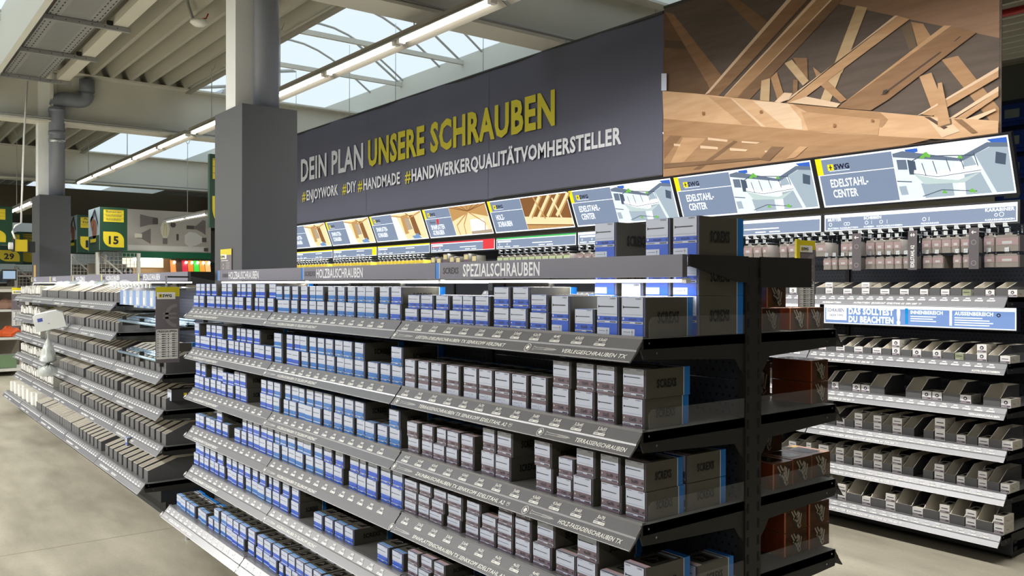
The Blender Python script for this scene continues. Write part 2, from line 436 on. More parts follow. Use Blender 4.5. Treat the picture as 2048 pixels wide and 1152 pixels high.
for x in (-2.05, -.55): q.tube([(x, .33, .02), (x, .33, .07)], .03, BLACK, 8)
q.build('black_cable_clip', t)
# hanging sounder, pendant socket
t = tag(empty('alarm_sounder', (-9.05, 2.88, 4.30)), 'round white alarm sounder on a bent bracket under the roof deck', 'alarm')
m = MB(); m.tube([(0, 0, 0), (0, 0, -.03), (0, 0, -.06)], [.085, .09, .05], TAGW, 18); m.build('sounder_body', t, True)
m = MB(); m.tube([(-.02, -.05, 0), (-.05, -.09, .15), (-.05, -.1, .2)], .016, GALV, 6); m.build('bracket', t)
m = MB(); m.tube([(.03, 0, .0), (.05, .06, .02), (.05, .08, .07)], .008, mat('red_wire', (170, 50, 40), .5), 6); m.build('red_wire', t)
t = tag(empty('pendant_socket', (-12.5, 1.77, 2.05)), 'black and yellow pendant socket box hanging on a long white cable', 'pendant socket')
m = MB(); m.tube([(0, .04, 2.1), (0, .0, 1.4), (0, -.02, .7), (0, -.03, .28), (0, -.1, .24), (0, -.13, .16), (0, -.09, .05)], .012, TAGW, 6); m.build('white_cable', t, True)
m = MB(); m.box(-.07, -.12, -.09, .07, .04, .06, mat('socket_yellow', (205, 180, 30), .5), {'z+': BLACK, 'z-': BLACK, 'y+': BLACK}); m.box(-.075, -.125, -.095, .075, -.11, .065, BLACK); m.box(-.075, .03, -.095, .075, .045, .065, BLACK); m.box(-.075, .045, -.1, .06, .12, .04, BLACK); m.build('socket_box', t)
m = MB(); m.tube([(0, -.17, -.02), (0, -.12, -.02)], .045, TAGW, 12); m.build('socket_lid', t)
t = MB(); t.tube([(-9.4, 1.50, 4.3), (-6.3, 1.50, 4.3)], .035, mat('sprinkler_red', (168, 32, 36), .4), 8)
tag(t.build('sprinkler_pipe', None, True), 'red sprinkler pipe running beside the cable tray', 'pipe')
t = MB(); t.tube([(-8, 9.2, 4.3), (3, 9.2, 4.3)], .04, mat('sprinkler_red', (168, 32, 36), .4), 8)
tag(t.build('sprinkler_pipe', None, True), 'red sprinkler pipe under the deck behind the wooden roof picture', 'pipe')
# ---------------------------------------------------------------- banners
CLOTH = mat('banner_cloth', (92, 93, 108), .75, spec=.2, bump=.15, nscale=1.2)
YEL = mat('banner_yellow', (196, 184, 34), .7)
t = tag(empty('banner', (0, 0, 0)), 'long dark grey fabric banner with yellow and white lettering above the lit signs', 'banner')
m = MB()
nx, nz = 72, 10
def by(x, z):
    return 5.2 + .006*math.sin(x*2.6+z*2) + .004*math.sin(x*7.3) * (1 if x > -9.8 else 1.3)
vs = [(-12.0+(7.285)*i/nx, by(-12.0+7.285*i/nx, 2.43+1.335*j/nz), 2.43+1.335*j/nz) for j in range(nz+1) for i in range(nx+1)]
fs = [(j*(nx+1)+i, j*(nx+1)+i+1, (j+1)*(nx+1)+i+1, (j+1)*(nx+1)+i) for j in range(nz) for i in range(nx)]
m.raw(vs, fs, CLOTH); m.raw([(v[0], v[1]+.004, v[2]) for v in vs], [f[::-1] for f in fs], CLOTH); m.build('cloth', t, True)
m = MB()
for z in (3.757, 2.435): m.tube([(-12.0, 5.205, z), (-4.715, 5.205, z)], .014, BLACK, 8)
for x in (-11.9, -10.2, -9.0, -7.2, -5.9, -4.8): m.tube([(x, 5.2, 3.76), (x, 5.2, 4.7 if x < -6 else 3.8)], .004, STEEL, 4)
m.build('hem_rod', t)
m = MB(); P = Plane(m, (0, 5.186, 0), (1, 0, 0), (0, 0, 1)); BW = mat('banner_white', (208, 210, 216), .7)
P.text('DEIN PLAN', -11.69, 3.05, .30, BW, w=1.90, bold=.025)
P.text('UNSERE SCHRAUBEN', -9.66, 3.05, .305, YEL, w=3.62, bold=.036)
P.text('#', -11.65, 2.757, .135, YEL, w=.12); P.text('ENJOYWORK', -11.50, 2.757, .135, BW, w=1.0, bold=.02)
P.text('#', -10.37, 2.755, .135, YEL, w=.11); P.text('DIY', -10.24, 2.755, .135, BW, w=.26, bold=.02)
P.text('#', -9.93, 2.755, .135, YEL, w=.12); P.text('HANDMADE', -9.78, 2.755, .135, BW, w=.91, bold=.02)
P.text('#', -8.75, 2.755, .135, YEL, w=.13); P.text('HANDWERKERQUALITÄTVOMHERSTELLER', -8.60, 2.755, .135, BW, w=3.43, bold=.032)
for x in (-9.72, -7.1): P.rect(x, 2.43, x+.006, 3.75, mat('banner_seam', (92, 94, 110), .8), 1)
m.build('lettering', t)
MURAL=[('bg0',[(-4708,3760),(-3841,3760),(-2155,3315),(-2155,2381),(-2743,2406),(-4692,2399)]),
('bgl',[(-4708,3755),(-4407,3478),(-4145,3101),(-4154,2982),(-4705,3094)]),
('d1',[(-4697,3527),(-4397,3444),(-4393,3381),(-4696,3463)]),
('p2',[(-4697,3753),(-4602,3713),(-4117,3119),(-4220,3009),(-4259,3092)]),
('p3',[(-4082,3688),(-3964,3657),(-3703,3425),(-3796,3375)]),
('bgr',[(-3144,3601),(-2155,3315),(-2155,2964),(-2695,3206),(-3231,3452)]),
('p1',[(-2483,2909),(-2386,2912),(-2155,2564),(-2155,2450),(-2210,2507)]),
('d2',[(-2731,3159),(-2670,3182),(-2632,3013),(-2682,3012)]),
('p1',[(-2670,3182),(-2595,3152),(-2498,2972),(-2594,2895)]),
('p2',[(-3539,3560),(-3336,3506),(-4154,2979),(-4281,3012)]),
('l1',[(-3558,3551),(-3520,3541),(-4239,3020),(-4287,3010)]),
('d1',[(-3382,3518),(-3348,3509),(-4088,3016),(-4122,2992)]),
('p1',[(-3342,3508),(-3213,3474),(-3970,2936),(-4103,2963)]),
('l2',[(-3354,3497),(-3323,3489),(-4070,2983),(-4107,2962)]),
('p3',[(-3209,3473),(-3114,3448),(-3863,2907),(-3982,2932)]),
('l1',[(-3223,3463),(-3206,3458),(-3964,2952),(-3993,2931)]),
('l3',[(-3032,3376),(-2957,3342),(-3134,2951),(-3178,3052)]),
('l3',[(-3178,3052),(-3129,2976),(-3220,2777),(-3291,2803)]),
('l3',[(-3765,3023),(-3691,3027),(-3697,2864),(-3777,2884)]),
('p1',[(-3688,3030),(-3635,3059),(-3572,2870),(-3626,2852)]),
('l3',[(-3573,3109),(-3512,3121),(-3379,2950),(-3426,2925)]),
('p2',[(-3505,3134),(-3392,3108),(-3387,2959),(-3473,3072)]),
('p2',[(-3502,2980),(-3465,2973),(-3469,2822),(-3504,2831)]),
('p1',[(-3349,3040),(-3288,2981),(-3097,2773),(-3140,2760),(-3303,2916)]),
('p0',[(-2762,3245),(-2676,3199),(-3472,2809),(-3555,2828)]),
('l1',[(-2775,3243),(-2749,3239),(-3512,2871),(-3552,2836)]),
('p2',[(-2451,3108),(-2312,3043),(-2927,2673),(-3162,2729)]),
('p0',[(-2465,3109),(-2421,3098),(-3083,2770),(-3162,2730)]),
('d1',[(-2491,2956),(-2474,2952),(-2836,2760),(-2863,2761)]),
('d0',[(-2375,3022),(-2332,3021),(-2369,2997),(-2406,3000)]),
('p2',[(-2323,3046),(-2278,3023),(-2810,2724),(-2930,2673)]),
('p0',[(-2613,2831),(-2539,2841),(-2422,2515),(-2496,2502)]),
('l2',[(-3650,2850),(-3572,2902),(-3504,2886),(-3536,2847),(-3609,2837)]),
('l1',[(-3536,2826),(-3394,2844),(-3140,2753),(-3169,2732)]),
('l1',[(-2155,2799),(-2155,2778),(-2587,2600),(-2624,2594)]),
('p0',[(-2155,2778),(-2155,2740),(-2532,2577),(-2593,2595)]),
('l1',[(-2155,2687),(-2155,2660),(-2396,2547),(-2427,2549)]),
('p0',[(-2155,2660),(-2155,2632),(-2344,2527),(-2390,2543)]),
('l1',[(-2172,2564),(-2167,2552),(-2276,2511),(-2338,2526)]),
('b1',[(-4706,3115),(-4366,3035),(-3634,2844),(-3154,2723),(-2624,2594),(-2155,2490),(-2155,2381),(-2531,2438),(-3227,2570),(-3487,2628),(-4694,2886)]),
('l2',[(-3837,2891),(-3536,2819),(-3433,2692),(-3425,2622),(-3552,2647)]),
('p0',[(-4239,2989),(-4029,2938),(-3750,2682),(-3924,2730)]),
('l1',[(-4029,2938),(-4006,2931),(-3716,2678),(-3750,2682)]),
('p1',[(-3504,2811),(-3154,2723),(-2862,2650),(-2809,2597),(-2849,2553),(-3287,2670)]),
('p0',[(-3433,2747),(-2862,2605),(-2875,2505),(-3378,2608)]),
('l2',[(-2568,2573),(-2437,2543),(-2367,2460),(-2472,2438)]),
('d1',[(-2581,2581),(-2544,2572),(-2436,2493),(-2460,2485)]),
('p2',[(-2402,2538),(-2355,2529),(-2265,2439),(-2298,2438)]),
('d2',[(-2508,2540),(-2419,2544),(-2413,2508),(-2478,2499)]),
('p0',[(-2497,2767),(-2473,2769),(-2422,2515),(-2496,2504)]),
('p1',[(-4694,2889),(-3487,2631),(-3227,2570),(-2531,2438),(-2743,2415),(-3378,2506),(-3767,2591),(-4693,2760)]),
('lo',[(-4693,2760),(-3767,2591),(-3378,2506),(-2743,2415),(-3408,2413),(-4692,2399)]),
('p2',[(-4619,2744),(-4495,2724),(-4682,2559),(-4693,2689)]),
('p0',[(-4485,2710),(-4257,2671),(-4535,2479),(-4639,2490)]),
('p3',[(-3995,2621),(-3959,2609),(-4314,2440),(-4383,2444)]),
('l1',[(-4238,2676),(-4050,2633),(-4059,2619),(-4238,2658)]),
('l1',[(-3924,2608),(-3767,2577),(-3793,2570),(-3927,2596)]),
('l1',[(-4311,2625),(-4143,2591),(-4142,2573),(-4311,2602)]),
('l1',[(-4032,2571),(-3871,2539),(-3888,2527),(-4031,2550)]),
('l1',[(-3724,2514),(-3632,2496),(-3646,2486),(-3724,2501)]),
('l1',[(-4577,2674),(-4505,2659),(-4515,2643),(-4577,2655)]),
('p3',[(-3766,2454),(-3666,2535),(-3567,2519),(-3682,2436)]),
('p0',[(-3551,2430),(-3440,2507),(-3378,2496),(-3471,2434)]),
('p3',[(-4682,2527),(-4682,2487),(-3766,2454),(-3766,2469)]),
('w',[(-4710,3256),(-4655,3245),(-4654,3108),(-4710,3117)]),
('d0',[(-2836,2785),(-2810,2787),(-2816,2765),(-2843,2765)]),
('k',[(-4293,2880),(-4269,2877),(-4269,2854),(-4293,2857)]),
('k',[(-3764,2807),(-3744,2804),(-3747,2785),(-3768,2789)]),
('k',[(-3183,2625),(-3166,2622),(-3168,2601),(-3186,2604)]),
('k',[(-2916,2614),(-2900,2611),(-2902,2596),(-2919,2599)])]

WC = {'bg0': wood_material('print_brown_dark', (94, 82, 74), (86, 75, 67)), 'bgl': wood_material('print_brown_left', (106, 82, 62), (96, 73, 54)), 'bgr': wood_material('print_brown_board', (142, 112, 90), (134, 105, 84)),
      'd0': mat('print_shadow_black', (48, 38, 30), .7), 'd1': mat('print_shadow_brown', (74, 54, 36), .7), 'd2': mat('print_shadow_olive', (98, 80, 58), .7),
      'p0': wood_material('print_wood_mid', (184, 148, 112), (172, 134, 98)), 'p1': wood_material('print_wood_tan', (166, 130, 96), (154, 118, 84)), 'p2': wood_material('print_wood_brown', (138, 106, 78), (126, 95, 68)), 'p3': wood_material('print_wood_deep', (122, 94, 70), (112, 85, 62)),
      'l1': mat('print_wood_pale', (206, 178, 148), .7), 'l2': wood_material('print_wood_sunlit', (216, 190, 162), (206, 176, 146)), 'l3': wood_material('print_post_light', (190, 164, 128), (180, 152, 116)),
      'b1': wood_material('print_beam_light', (202, 166, 130), (190, 152, 116)), 'lo': wood_material('print_floor_brown', (160, 126, 92), (146, 113, 82)), 'w': mat('print_window', (196, 204, 222), .6), 'k': mat('print_knot', (140, 92, 52), .7)}
t = tag(empty('picture_banner', (0, 0, 0)), 'wide fabric picture banner printed with sunlit timber roof beams', 'banner')
m = MB(); m.box(-4.705, 5.198, 2.425, -2.145, 5.204, 3.80, WC['bg0']); m.build('cloth', t)
m = MB(); P = Plane(m, (0, 5.196, 0), (1, 0, 0), (0, 0, 1), .00035)
for i, (k, pts) in enumerate(MURAL): P.poly([(a/1000, b/1000) for a, b in pts], WC[k], i)
m.build('timber_roof_print', t)
m = MB(); m.tube([(-4.705, 5.2, 3.79), (-2.145, 5.2, 3.79)], .012, BLACK, 6); m.build('hem_rod', t)
# ---------------------------------------------------------------- racks
ZL = {1: 1.403, 2: 1.155, 3: .908, 4: .675, 5: .433, 6: .210}      # shelf deck heights
def rail_profile(y0, z0, sgn=-1):
    """slanted double price rail, front edge of a shelf; sgn -1 faces the front aisle"""
    s = sgn
    return [(y0, z0), (y0+s*.024, z0-.028), (y0+s*.026, z0-.033), (y0+s*.050, z0-.060), (y0+s*.047, z0-.062), (y0+s*.020, z0-.036), (y0+s*.0, z0-.008)]
def price_print(P, x0, x1, tags, pitch, sizes=None, far=False):
    """printed insert of the rail's upper strip: size, number and barcode field of each article"""
    n = int((x1-x0)/pitch)
    for i in range(n):
        u = x0 + (i+.5)*pitch
        P.rect(u-.022, .003, u+.022, .011, TAGW, 1)
        P.rect(u-.019, .005, u-.004, .0085, TAGG, 2); P.rect(u+.004, .0055, u+.019, .0075, TAGG, 2)
        P.rect(u-.02, .0135, u-.008, .0165, TAGG, 1); P.rect(u+.006, .0135, u+.02, .0165, TAGG, 1)
        if sizes and i < len(sizes): P.text(sizes[i], u-.016, .0195, .0095, TAGW, maxw=.034, k=1, slant=.15, bold=.02)
        elif not far: P.rect(u-.012, .0195, u+.012, .028, mat('tag_number', (190, 190, 190), .5), 1)
        else: P.rect(u-.010, .0195, u+.010, .027, mat('tag_number', (190, 190, 190), .5), 1)
def rail(parent, x0, x1, yf, z, texts=(), sizes=None, pitch=.0955, sgn=-1, far=False, m0=None):
    m = MB(); m.prism(rail_profile(yf, z, sgn), x0+.004, x1-.004, m0 or RAIL)
    m.box(x0+.004, yf-.001, z-.004, x1-.004, yf+.012, z+.006, RAIL)
    r = m.build('price_rail', parent)
    q = MB()
    if sgn < 0:
        V1 = Vector((0, -(-.024), .028)).normalized()
        P = Plane(q, (0, yf-.024, z-.028), (1, 0, 0), V1, .0012); price_print(P, x0+.01, x1-.01, 0, pitch, sizes, far)
        V2 = Vector((0, .024, .027)).normalized()
        P2 = Plane(q, (0, yf-.050, z-.060), (1, 0, 0), V2, .0012)
        for (s, xa, xb, icon) in texts:
            if icon:
                P2.ring(xa-.155, .018, .014, TAGW, 1, .0125, 18); pts = []
                for i in range(12):
                    a = math.pi*i/6; rr = .010 if i % 2 == 0 else .0055
                    pts.append((xa-.155+rr*math.cos(a), .018+rr*math.sin(a)))
                P2.poly(pts, TAGW, 1)
                P2.line([(xa-.128, .011), (xa-.118, .015), (xa-.065, .015), (xa-.022, .018), (xa-.065, .021), (xa-.118, .021), (xa-.128, .025), (xa-.128, .011)], .0009, TAGW, 1)
                for i in range(9): P2.line([(xa-.075+.005*i, .0125), (xa-.072+.005*i, .0235)], .0008, TAGW, 1)
            P2.text(s, xa, .0115, .0125, TAGW, w=xb-xa, k=1, slant=.18, bold=.02)
            if 'A2' in s:
                P2.line([(xb+.012, .024), (xb+.012, .015), (xb+.019, .011), (xb+.026, .015), (xb+.026, .024), (xb+.012, .024)], .001, TAGW, 1)
                P2.line([(xb+.014, .020), (xb+.024, .020)], .002, TAGW, 1)
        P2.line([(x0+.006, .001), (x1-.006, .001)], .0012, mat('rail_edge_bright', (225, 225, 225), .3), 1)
        q.build('printed_strip', r)
    return r
def shelf(parent, x0, x1, yf, yb, z, brk=True, sgn=-1):
    m = MB(); m.box(x0+.002, min(yf, yb), z-.028, x1-.002, max(yf, yb), z, DECK if sgn < 0 else BLACK, {'z-': BLACK, 'y-': BLACK, 'y+': BLACK, 'x+': BLACK, 'x-': BLACK})
    s = m.build('shelf', parent)
    if brk:
        q = MB()
        for x in ((x0+.002, x1-.006) if brk == 2 else (x1-.006,)):
            d = (yb-yf)
            pr = [(yf+.004*sgn, z-.001), (yb, z-.001), (yb, z-.13), (yb-d*.07, z-.10), (yb-d*.12, z-.072), (yf, z-.055), (yf+.01*sgn, z-.03)]
            q.prism(pr, x, x+.004, BLACK)
            for yy, zz in ((yf+.02*d/abs(d), z-.012), (yf+.05*d/abs(d), z-.04)): q.tube([(x+.0045, yy, zz), (x+.006, yy, zz)], .003, STEEL, 6)
        q.build('shelf_bracket', s)
    return s
def guard(parent, x, ya, yb, z):
    m = MB(); m.prism([(ya, z+.002), (yb, z+.002), (yb, z+.058), (ya+.012*(1 if yb > ya else -1), z+.058), (ya, z+.046)], x, x+.002, ACRYL)
    m.build('acrylic_side_guard', parent)
def upright(parent, x, y=2.094, h=1.63):
    m = MB(); m.box(x-.03, y, .0, x, y+.075, h, BLACK)
    z = .12
    while z < h-.05: m.box(x-.0, y+.008, z, x+.001, y+.016, z+.028, mat('slot_black', (6, 6, 7), .8)); m.box(x-.0, y+.058, z, x+.001, y+.066, z+.028, mat('slot_black', (6, 6, 7), .8)); z += .05
    m.build('upright', parent)
PEG = peg_material()
def header(parent, xs, y, texts, stripe, dark=RAIL):
    """sign panels over the shelves"""
    for i, (a, b) in enumerate(zip(xs, xs[1:])):
        m = MB(); m.box(a+.002, y, 1.569, b-.002, y+.02, 1.632, SIGN, {'z-': BLACK, 'y+': BLACK}); h = m.build('header_panel', parent)
        q = MB(); P = Plane(q, (0, y, 1.569), (1, 0, 0), (0, 0, 1), .0008)
        P.rect(a+.003, .001, a+.028, .062, stripe, 1); P.rect(a+.028, .001, a+.031, .062, TAGW, 1)
        q.build('colour_stripe', h)
        q = MB(); P = Plane(q, (0, y, 1.569), (1, 0, 0), (0, 0, 1), .0008)
        for (s, u, w, hh, mm) in texts[i]: P.text(s, u, .031-hh/2, hh, mm, w=w, k=1, bold=.02)
        q.build('lettering', h)
# centre rack -----------------------------------------------------
XB = [-5.34, -4.09, -2.83, -1.572]
rack = tag(empty('gondola_rack', (0, 0, 0)), 'black double-sided gondola rack stocked with blue and mauve screw boxes', 'shelf rack')
header(rack, XB, 1.816, [[('SCREXS', -5.25, .10, .02, SIGNK), ('HOLZBAUSCHRAUBEN', -5.14, .48, .042, SIGNW)],
                         [('SCREXS', -4.045, .12, .022, SIGNK), ('HOLZBAUSCHRAUBEN', -3.91, .48, .042, SIGNW)],
                         [('SCREXS', -2.775, .105, .022, SIGNK), ('SPEZIALSCHRAUBEN', -2.64, .45, .044, SIGNW)]], BLUE)
for x in (XB[0]+.03, XB[1], XB[2], XB[3]+.002): upright(rack, x)
for x in XB:   # tapering header arms, both sides
    xx = x+.006 if x != XB[0] else x
    m = MB()
    m.prism([(1.836, 1.632), (2.10, 1.632), (2.10, 1.555), (2.06, 1.555), (1.836, 1.60)], xx-.006, xx, BLACK); m.build('header_arm', rack); m = MB()
    m.prism([(2.424, 1.632), (2.16, 1.632), (2.16, 1.54), (2.424, 1.54)], xx-.006, xx, BLACK); m.build('header_arm', rack)
m = MB(); m.box(XB[0], 2.404, 1.569, XB[3], 2.424, 1.632, BLACK); m.build('rear_header', rack)
m = MB(); m.box(XB[0]+.01, 1.838, 1.554, XB[3]-.02, 1.850, 1.563, LED); m.box(XB[3]-.02, 1.834, 1.552, XB[3]-.004, 1.854, 1.566, TAGW); m.box(XB[2]-.008, 1.834, 1.552, XB[2]+.008, 1.854, 1.566, TAGW); m.box(XB[1]-.008, 1.834, 1.552, XB[1]+.008, 1.854, 1.566, TAGW); m.build('led_strip', rack)
m = MB(); m.box(XB[0]+.01, 2.392, 1.554, XB[3]-.02, 2.402, 1.563, LED); m.build('led_strip', rack)
m = MB(); m.box(XB[0]+.005, 2.105, .12, XB[3]-.03, 2.118, 1.50, PEG); m.box(XB[0]+.005, 2.148, .12, XB[3]-.03, 2.16, 1.50, PEG)
for z in (.5, .87, 1.26): m.box(XB[0]+.005, 2.103, z, XB[3]-.03, 2.105, z+.003, STEEL)
m.build('perforated_back_panel', rack)
m = MB(); m.box(XB[0]+.004, 1.60, .10, XB[3]-.004, 2.66, .16, BLACK); m.box(XB[0]+.004, 1.64, .02, XB[3]-.004, 2.62, .10, mat('kick_plate', (18, 18, 19), .6))
for x in (XB[0]+.05, XB[3]-.05): m.tube([(x, 1.62, 0), (x, 1.62, .1)], .014, STEEL, 8)
m.build('base', rack)
HB = 'HOLZBAUSCHRAUBEN TX TELLERKOPF VERZINKT'
T3 = {1: [('LEISTEN-/DIELENSCHRAUBEN TX SENKKOPF VERZINKT', -2.66, -2.13, 1), ('VERLEGESCHRAUBEN TX', -1.86, -1.60, 1)],
      2: [('TERRASSENSCHRAUBEN TX SENKKOPF EDELSTAHL A2', -2.64, -2.12, 1), ('TERRASSENSCHRAUBEN', -1.80, -1.60, 1)],
      3: [('ZAUNBAUSCHRAUBEN TX SENKKOPF EDELSTAHL A2', -2.66, -2.13, 1), ('HOLZ-FASSADENSCHRAUBEN TX', -1.87, -1.615, 1)],
      4: [('SPANPLATTENSCHRAUBEN TX SENKKOPF EDELSTAHL A2', -2.68, -2.13, 1)],
      5: [('SPANPLATTENSCHRAUBEN TX SENKKOPF EDELSTAHL A2', -2.68, -2.13, 1)], 6: [(HB, -2.68, -2.2, 1)]}
S3 = {1: '3x20 3x25 3,5x30 3,5x35 3,5x40 3,5x45 3,5x50 3,5x60 4,2x70 4x40 4,5x50 4,5x60 4,5x70'.split(),
      2: '5x50 5x50 5x60 5x60 5x60 5x70 5x70 5x80 5x80 5,5x45 5,5x45 5,5x55 5,5x55'.split(),
      3: '4,5x35 4,5x40 4,5x45 4,5x50 4,5x60 5x60 5x70 5x80 4,5x50 4,5x60 5x60 5x70 5x80'.split(),
      4: '3x20 3,5x25 3,5x30 3,5x35 3,5x40 4x25 4x30 4x35 4x40 4x45 4x50 4x60 4x70'.split(),
      5: '4x20 4x25 4x30 4x35 4x40 4,5x25 4,5x30 4,5x35 4,5x40 4,5x45 5x50 5x60 5x70'.split()}
for lv, z in ZL.items():
    yf = 1.663 if lv < 6 else 1.525
    for i, (a, b) in enumerate(zip(XB, XB[1:])):
        s = shelf(rack, a, b, yf, 2.10, z, brk=1)
        if i == 2: guard(s, b-.002, yf+.02, 2.09, z)
        if i == 0: tx = [(HB, -5.20, -4.78, 1)]
        elif i == 1: tx = [(HB, -3.93, -3.50, 1)]
        else: tx = T3[lv]
        rail(rack, a, b, yf, z, tx, S3.get(lv) if i == 2 else None, .0955 if i == 2 else .083)
    if 1 <= lv:
        for a, b in zip(XB, XB[1:]):
            s = shelf(rack, a, b, 2.575 if lv < 6 else 2.72, 2.165, z, brk=1, sgn=1)
            m = MB(); m.prism(rail_profile(2.575 if lv < 6 else 2.72, z, 1), a+.004, b-.004, BLACK); m.build('price_rail', rack)
        guard(s, XB[3]-.002, 2.56 if lv < 6 else 2.70, 2.17, z)
# ---------------------------------------------------------------- screw boxes
_BOX = {}
def screw_box_meshes(kind, w, h, d, near, size):
    """carton with a window and coloured end band, its front label and its side lettering (local: front-left-bottom at 0)"""
    key = (kind, round(w*500), round(h*500), round(d*100), near, size)
    if key in _BOX: return _BOX[key]
    w, h, d = round(w*500)/500, round(h*500)/500, round(d*100)/100
    c = MB(); r = .004
    ymid = d*.86
    fr = LABF if kind in 'btB' else LABFM
    # bowed front: the carton front bulges slightly
    c.box(0, .004, 0, w, ymid, h, CARD, {'z-': CARDD}); c.box(0, ymid, 0, w, d, h, BLUE); c.box(0, ymid-.002, 0, w+.0004, ymid, h+.0004, TAGW)
    prof = [(0, .004), (.002, .0012), (w*.25, 0), (w*.75, 0), (w-.002, .0012), (w, .004)]
    c.prism(prof, 0, h, fr, axis='z')
    top = LABP if kind in 'mM' else mat('label_pale_blue', (120, 170, 232), .4)
    P = Plane(c, (0, 0, h), (1, 0, 0), (0, 1, 0), .0005)
    P.rect(.003, .002, w-.003, .010, LABW, 1); P.rect(.003, .010, w-.003, .024, top, 1)
    P.rect(w*.2, d*.26, w*.8, d*.62, WIN, 1)
    P.rect(w*.1, d*.70, w*.9, d*.78, LABW, 1)
    for k in range(4):
        P.line([(w*(.3+.1*k), d*(.30+.05*k)), (w*(.45+.08*k), d*(.55-.04*k))], .0012, TAGG, 2)
    carton = c.build('screw_box'); cm = carton.data; bpy.data.objects.remove(carton)
    q = MB(); P = Plane(q, (0, 0, 0), (1, 0, 0), (0, 0, 1), .0006)
    l, rr = w*.05, w*.93
    body = {'b': LABB, 't': LABT, 'B': LABB, 'm': LABM, 'M': LABM}[kind]
    P.rect(l, 0, rr, h, body, 1)
    if kind in 'BM':
        P.rect(l, h*.50, rr, h*.995, LABW, 2); P.rect(l, h*.33, rr, h*.385, LABW, 2)
        P.rect(l, h*.02, l+(rr-l)*(.62 if kind == 'B' else 1), h*.20, LABW, 2)
        sb, st, b0, b1 = h*.50, h*.995, h*.385, h*.50
    else:
        P.rect(l, h*.41, rr, h*.985, LABW, 2); P.rect(l, h*.09, rr, h*.155, LABW, 2)
        sb, st, b0, b1 = h*.41, h*.985, h*.155, h*.41
    yc = sb + (st-sb)*.5; L = (rr-l)
    mm = INK
    P.line([(l+L*.08, yc), (l+L*.80, yc)], max(.0014, h*.03), mm, 3); P.poly([(l+L*.06, yc+h*.045), (l+L*.12, yc+h*.012), (l+L*.12, yc-h*.012), (l+L*.06, yc-h*.045)], mm, 3)
    P.poly([(l+L*.80, yc+h*.014), (l+L*.88, yc), (l+L*.80, yc-h*.014)], mm, 3)
    if near:
        P.text('SCREXS', l+L*.66, st-h*.055, h*.035, mm, w=L*.26, k=3)
        if kind in 'mM': P.text('INOX A2', l+L*.06, st-h*.055, h*.035, mm, w=L*.24, k=3)
        P.line([(l+L*.04, sb+(st-sb)*.12), (rr-L*.04, sb+(st-sb)*.12)], .0005, mm, 3)
        P.ring(l+L*.09, b0+(b1-b0)*.6, h*.028, TAGW, 3, h*.016)
        if size: P.text(size, l+L*.32, b0+(b1-b0)*.28, (b1-b0)*.45, INK, w=L*.36, k=3)
        P.rect(rr-L*.12, b0+(b1-b0)*.35, rr-L*.05, b0+(b1-b0)*.6, INK, 3)
        wz0, wz1 = (h*.33, h*.385) if kind in 'BM' else (h*.075, h*.155)
        P.rect(l+L*.05, wz0+(wz1-wz0)*.35, l+L*.40, wz0+(wz1-wz0)*.65, INK, 3); P.rect(rr-L*.36, wz0+(wz1-wz0)*.25, rr-L*.05, wz0+(wz1-wz0)*.75, INK, 3)
        if kind in 'BM':
            P.line([(l+L*.08, h*.12), (l+L*.42, h*.12)], .001, INK, 3); P.line([(l+L*.5, h*.03), (l+L*.5, h*.19)], .0005, INK, 3)
            P.ring(l+L*(.5 if kind == 'B' else .66), h*.13, h*.02, INK, 3, h*.013)
    lab = q.build('front_label'); lm = lab.data; bpy.data.objects.remove(lab)
    q = MB(); P = Plane(q, (w, 0, 0), (0, 1, 0), (0, 0, 1), .0006)
    P.text('SCREXS', d*.24-.0006, h*.36, h*.27, mat('side_lettering_outline', (112, 109, 98), .4), w=d*.44+.0012, k=1, bold=.05)
    P.text('SCREXS', d*.24, h*.36, h*.27, mat('side_lettering_black', (4, 4, 4), .6), w=d*.44, k=2, bold=.04)
    s = q.build('side_lettering'); sm = s.data; bpy.data.objects.remove(s)
    _BOX[key] = (cm, lm, sm)
    return _BOX[key]
SHELFN = {1: 'top shelf', 2: 'second shelf', 3: 'third shelf', 4: 'fourth shelf', 5: 'fifth shelf', 6: 'bottom shelf'}
LAYN = ['lowest layer', 'second layer', 'third layer', 'fourth layer']
BAYN = ['column bay', 'middle bay', 'end bay']
KN = {'b': ('blue_screw_box', 'blue screw box'), 't': ('blue_screw_box', 'blue screw box'), 'B': ('blue_screw_box', 'tall blue screw box'), 'm': ('mauve_screw_box', 'mauve screw box'), 'M': ('mauve_screw_box', 'tall mauve screw box')}
def screw_box(kind, x, y, z, w, h, d, size, label, group, near, lettering, rot=0):
    cm, lm, sm = screw_box_meshes(kind, w, h, d, near, size)
    o = link(KN[kind][0], cm); o.location = (x, y, z); o.rotation_euler.z = rot
    o.scale = (w/(round(w*500)/500), 1, h/(round(h*500)/500))
    tag(o, label, 'screw box', group)
    link('front_label', lm, o)
    if lettering: link('side_lettering', sm, o)
    return o
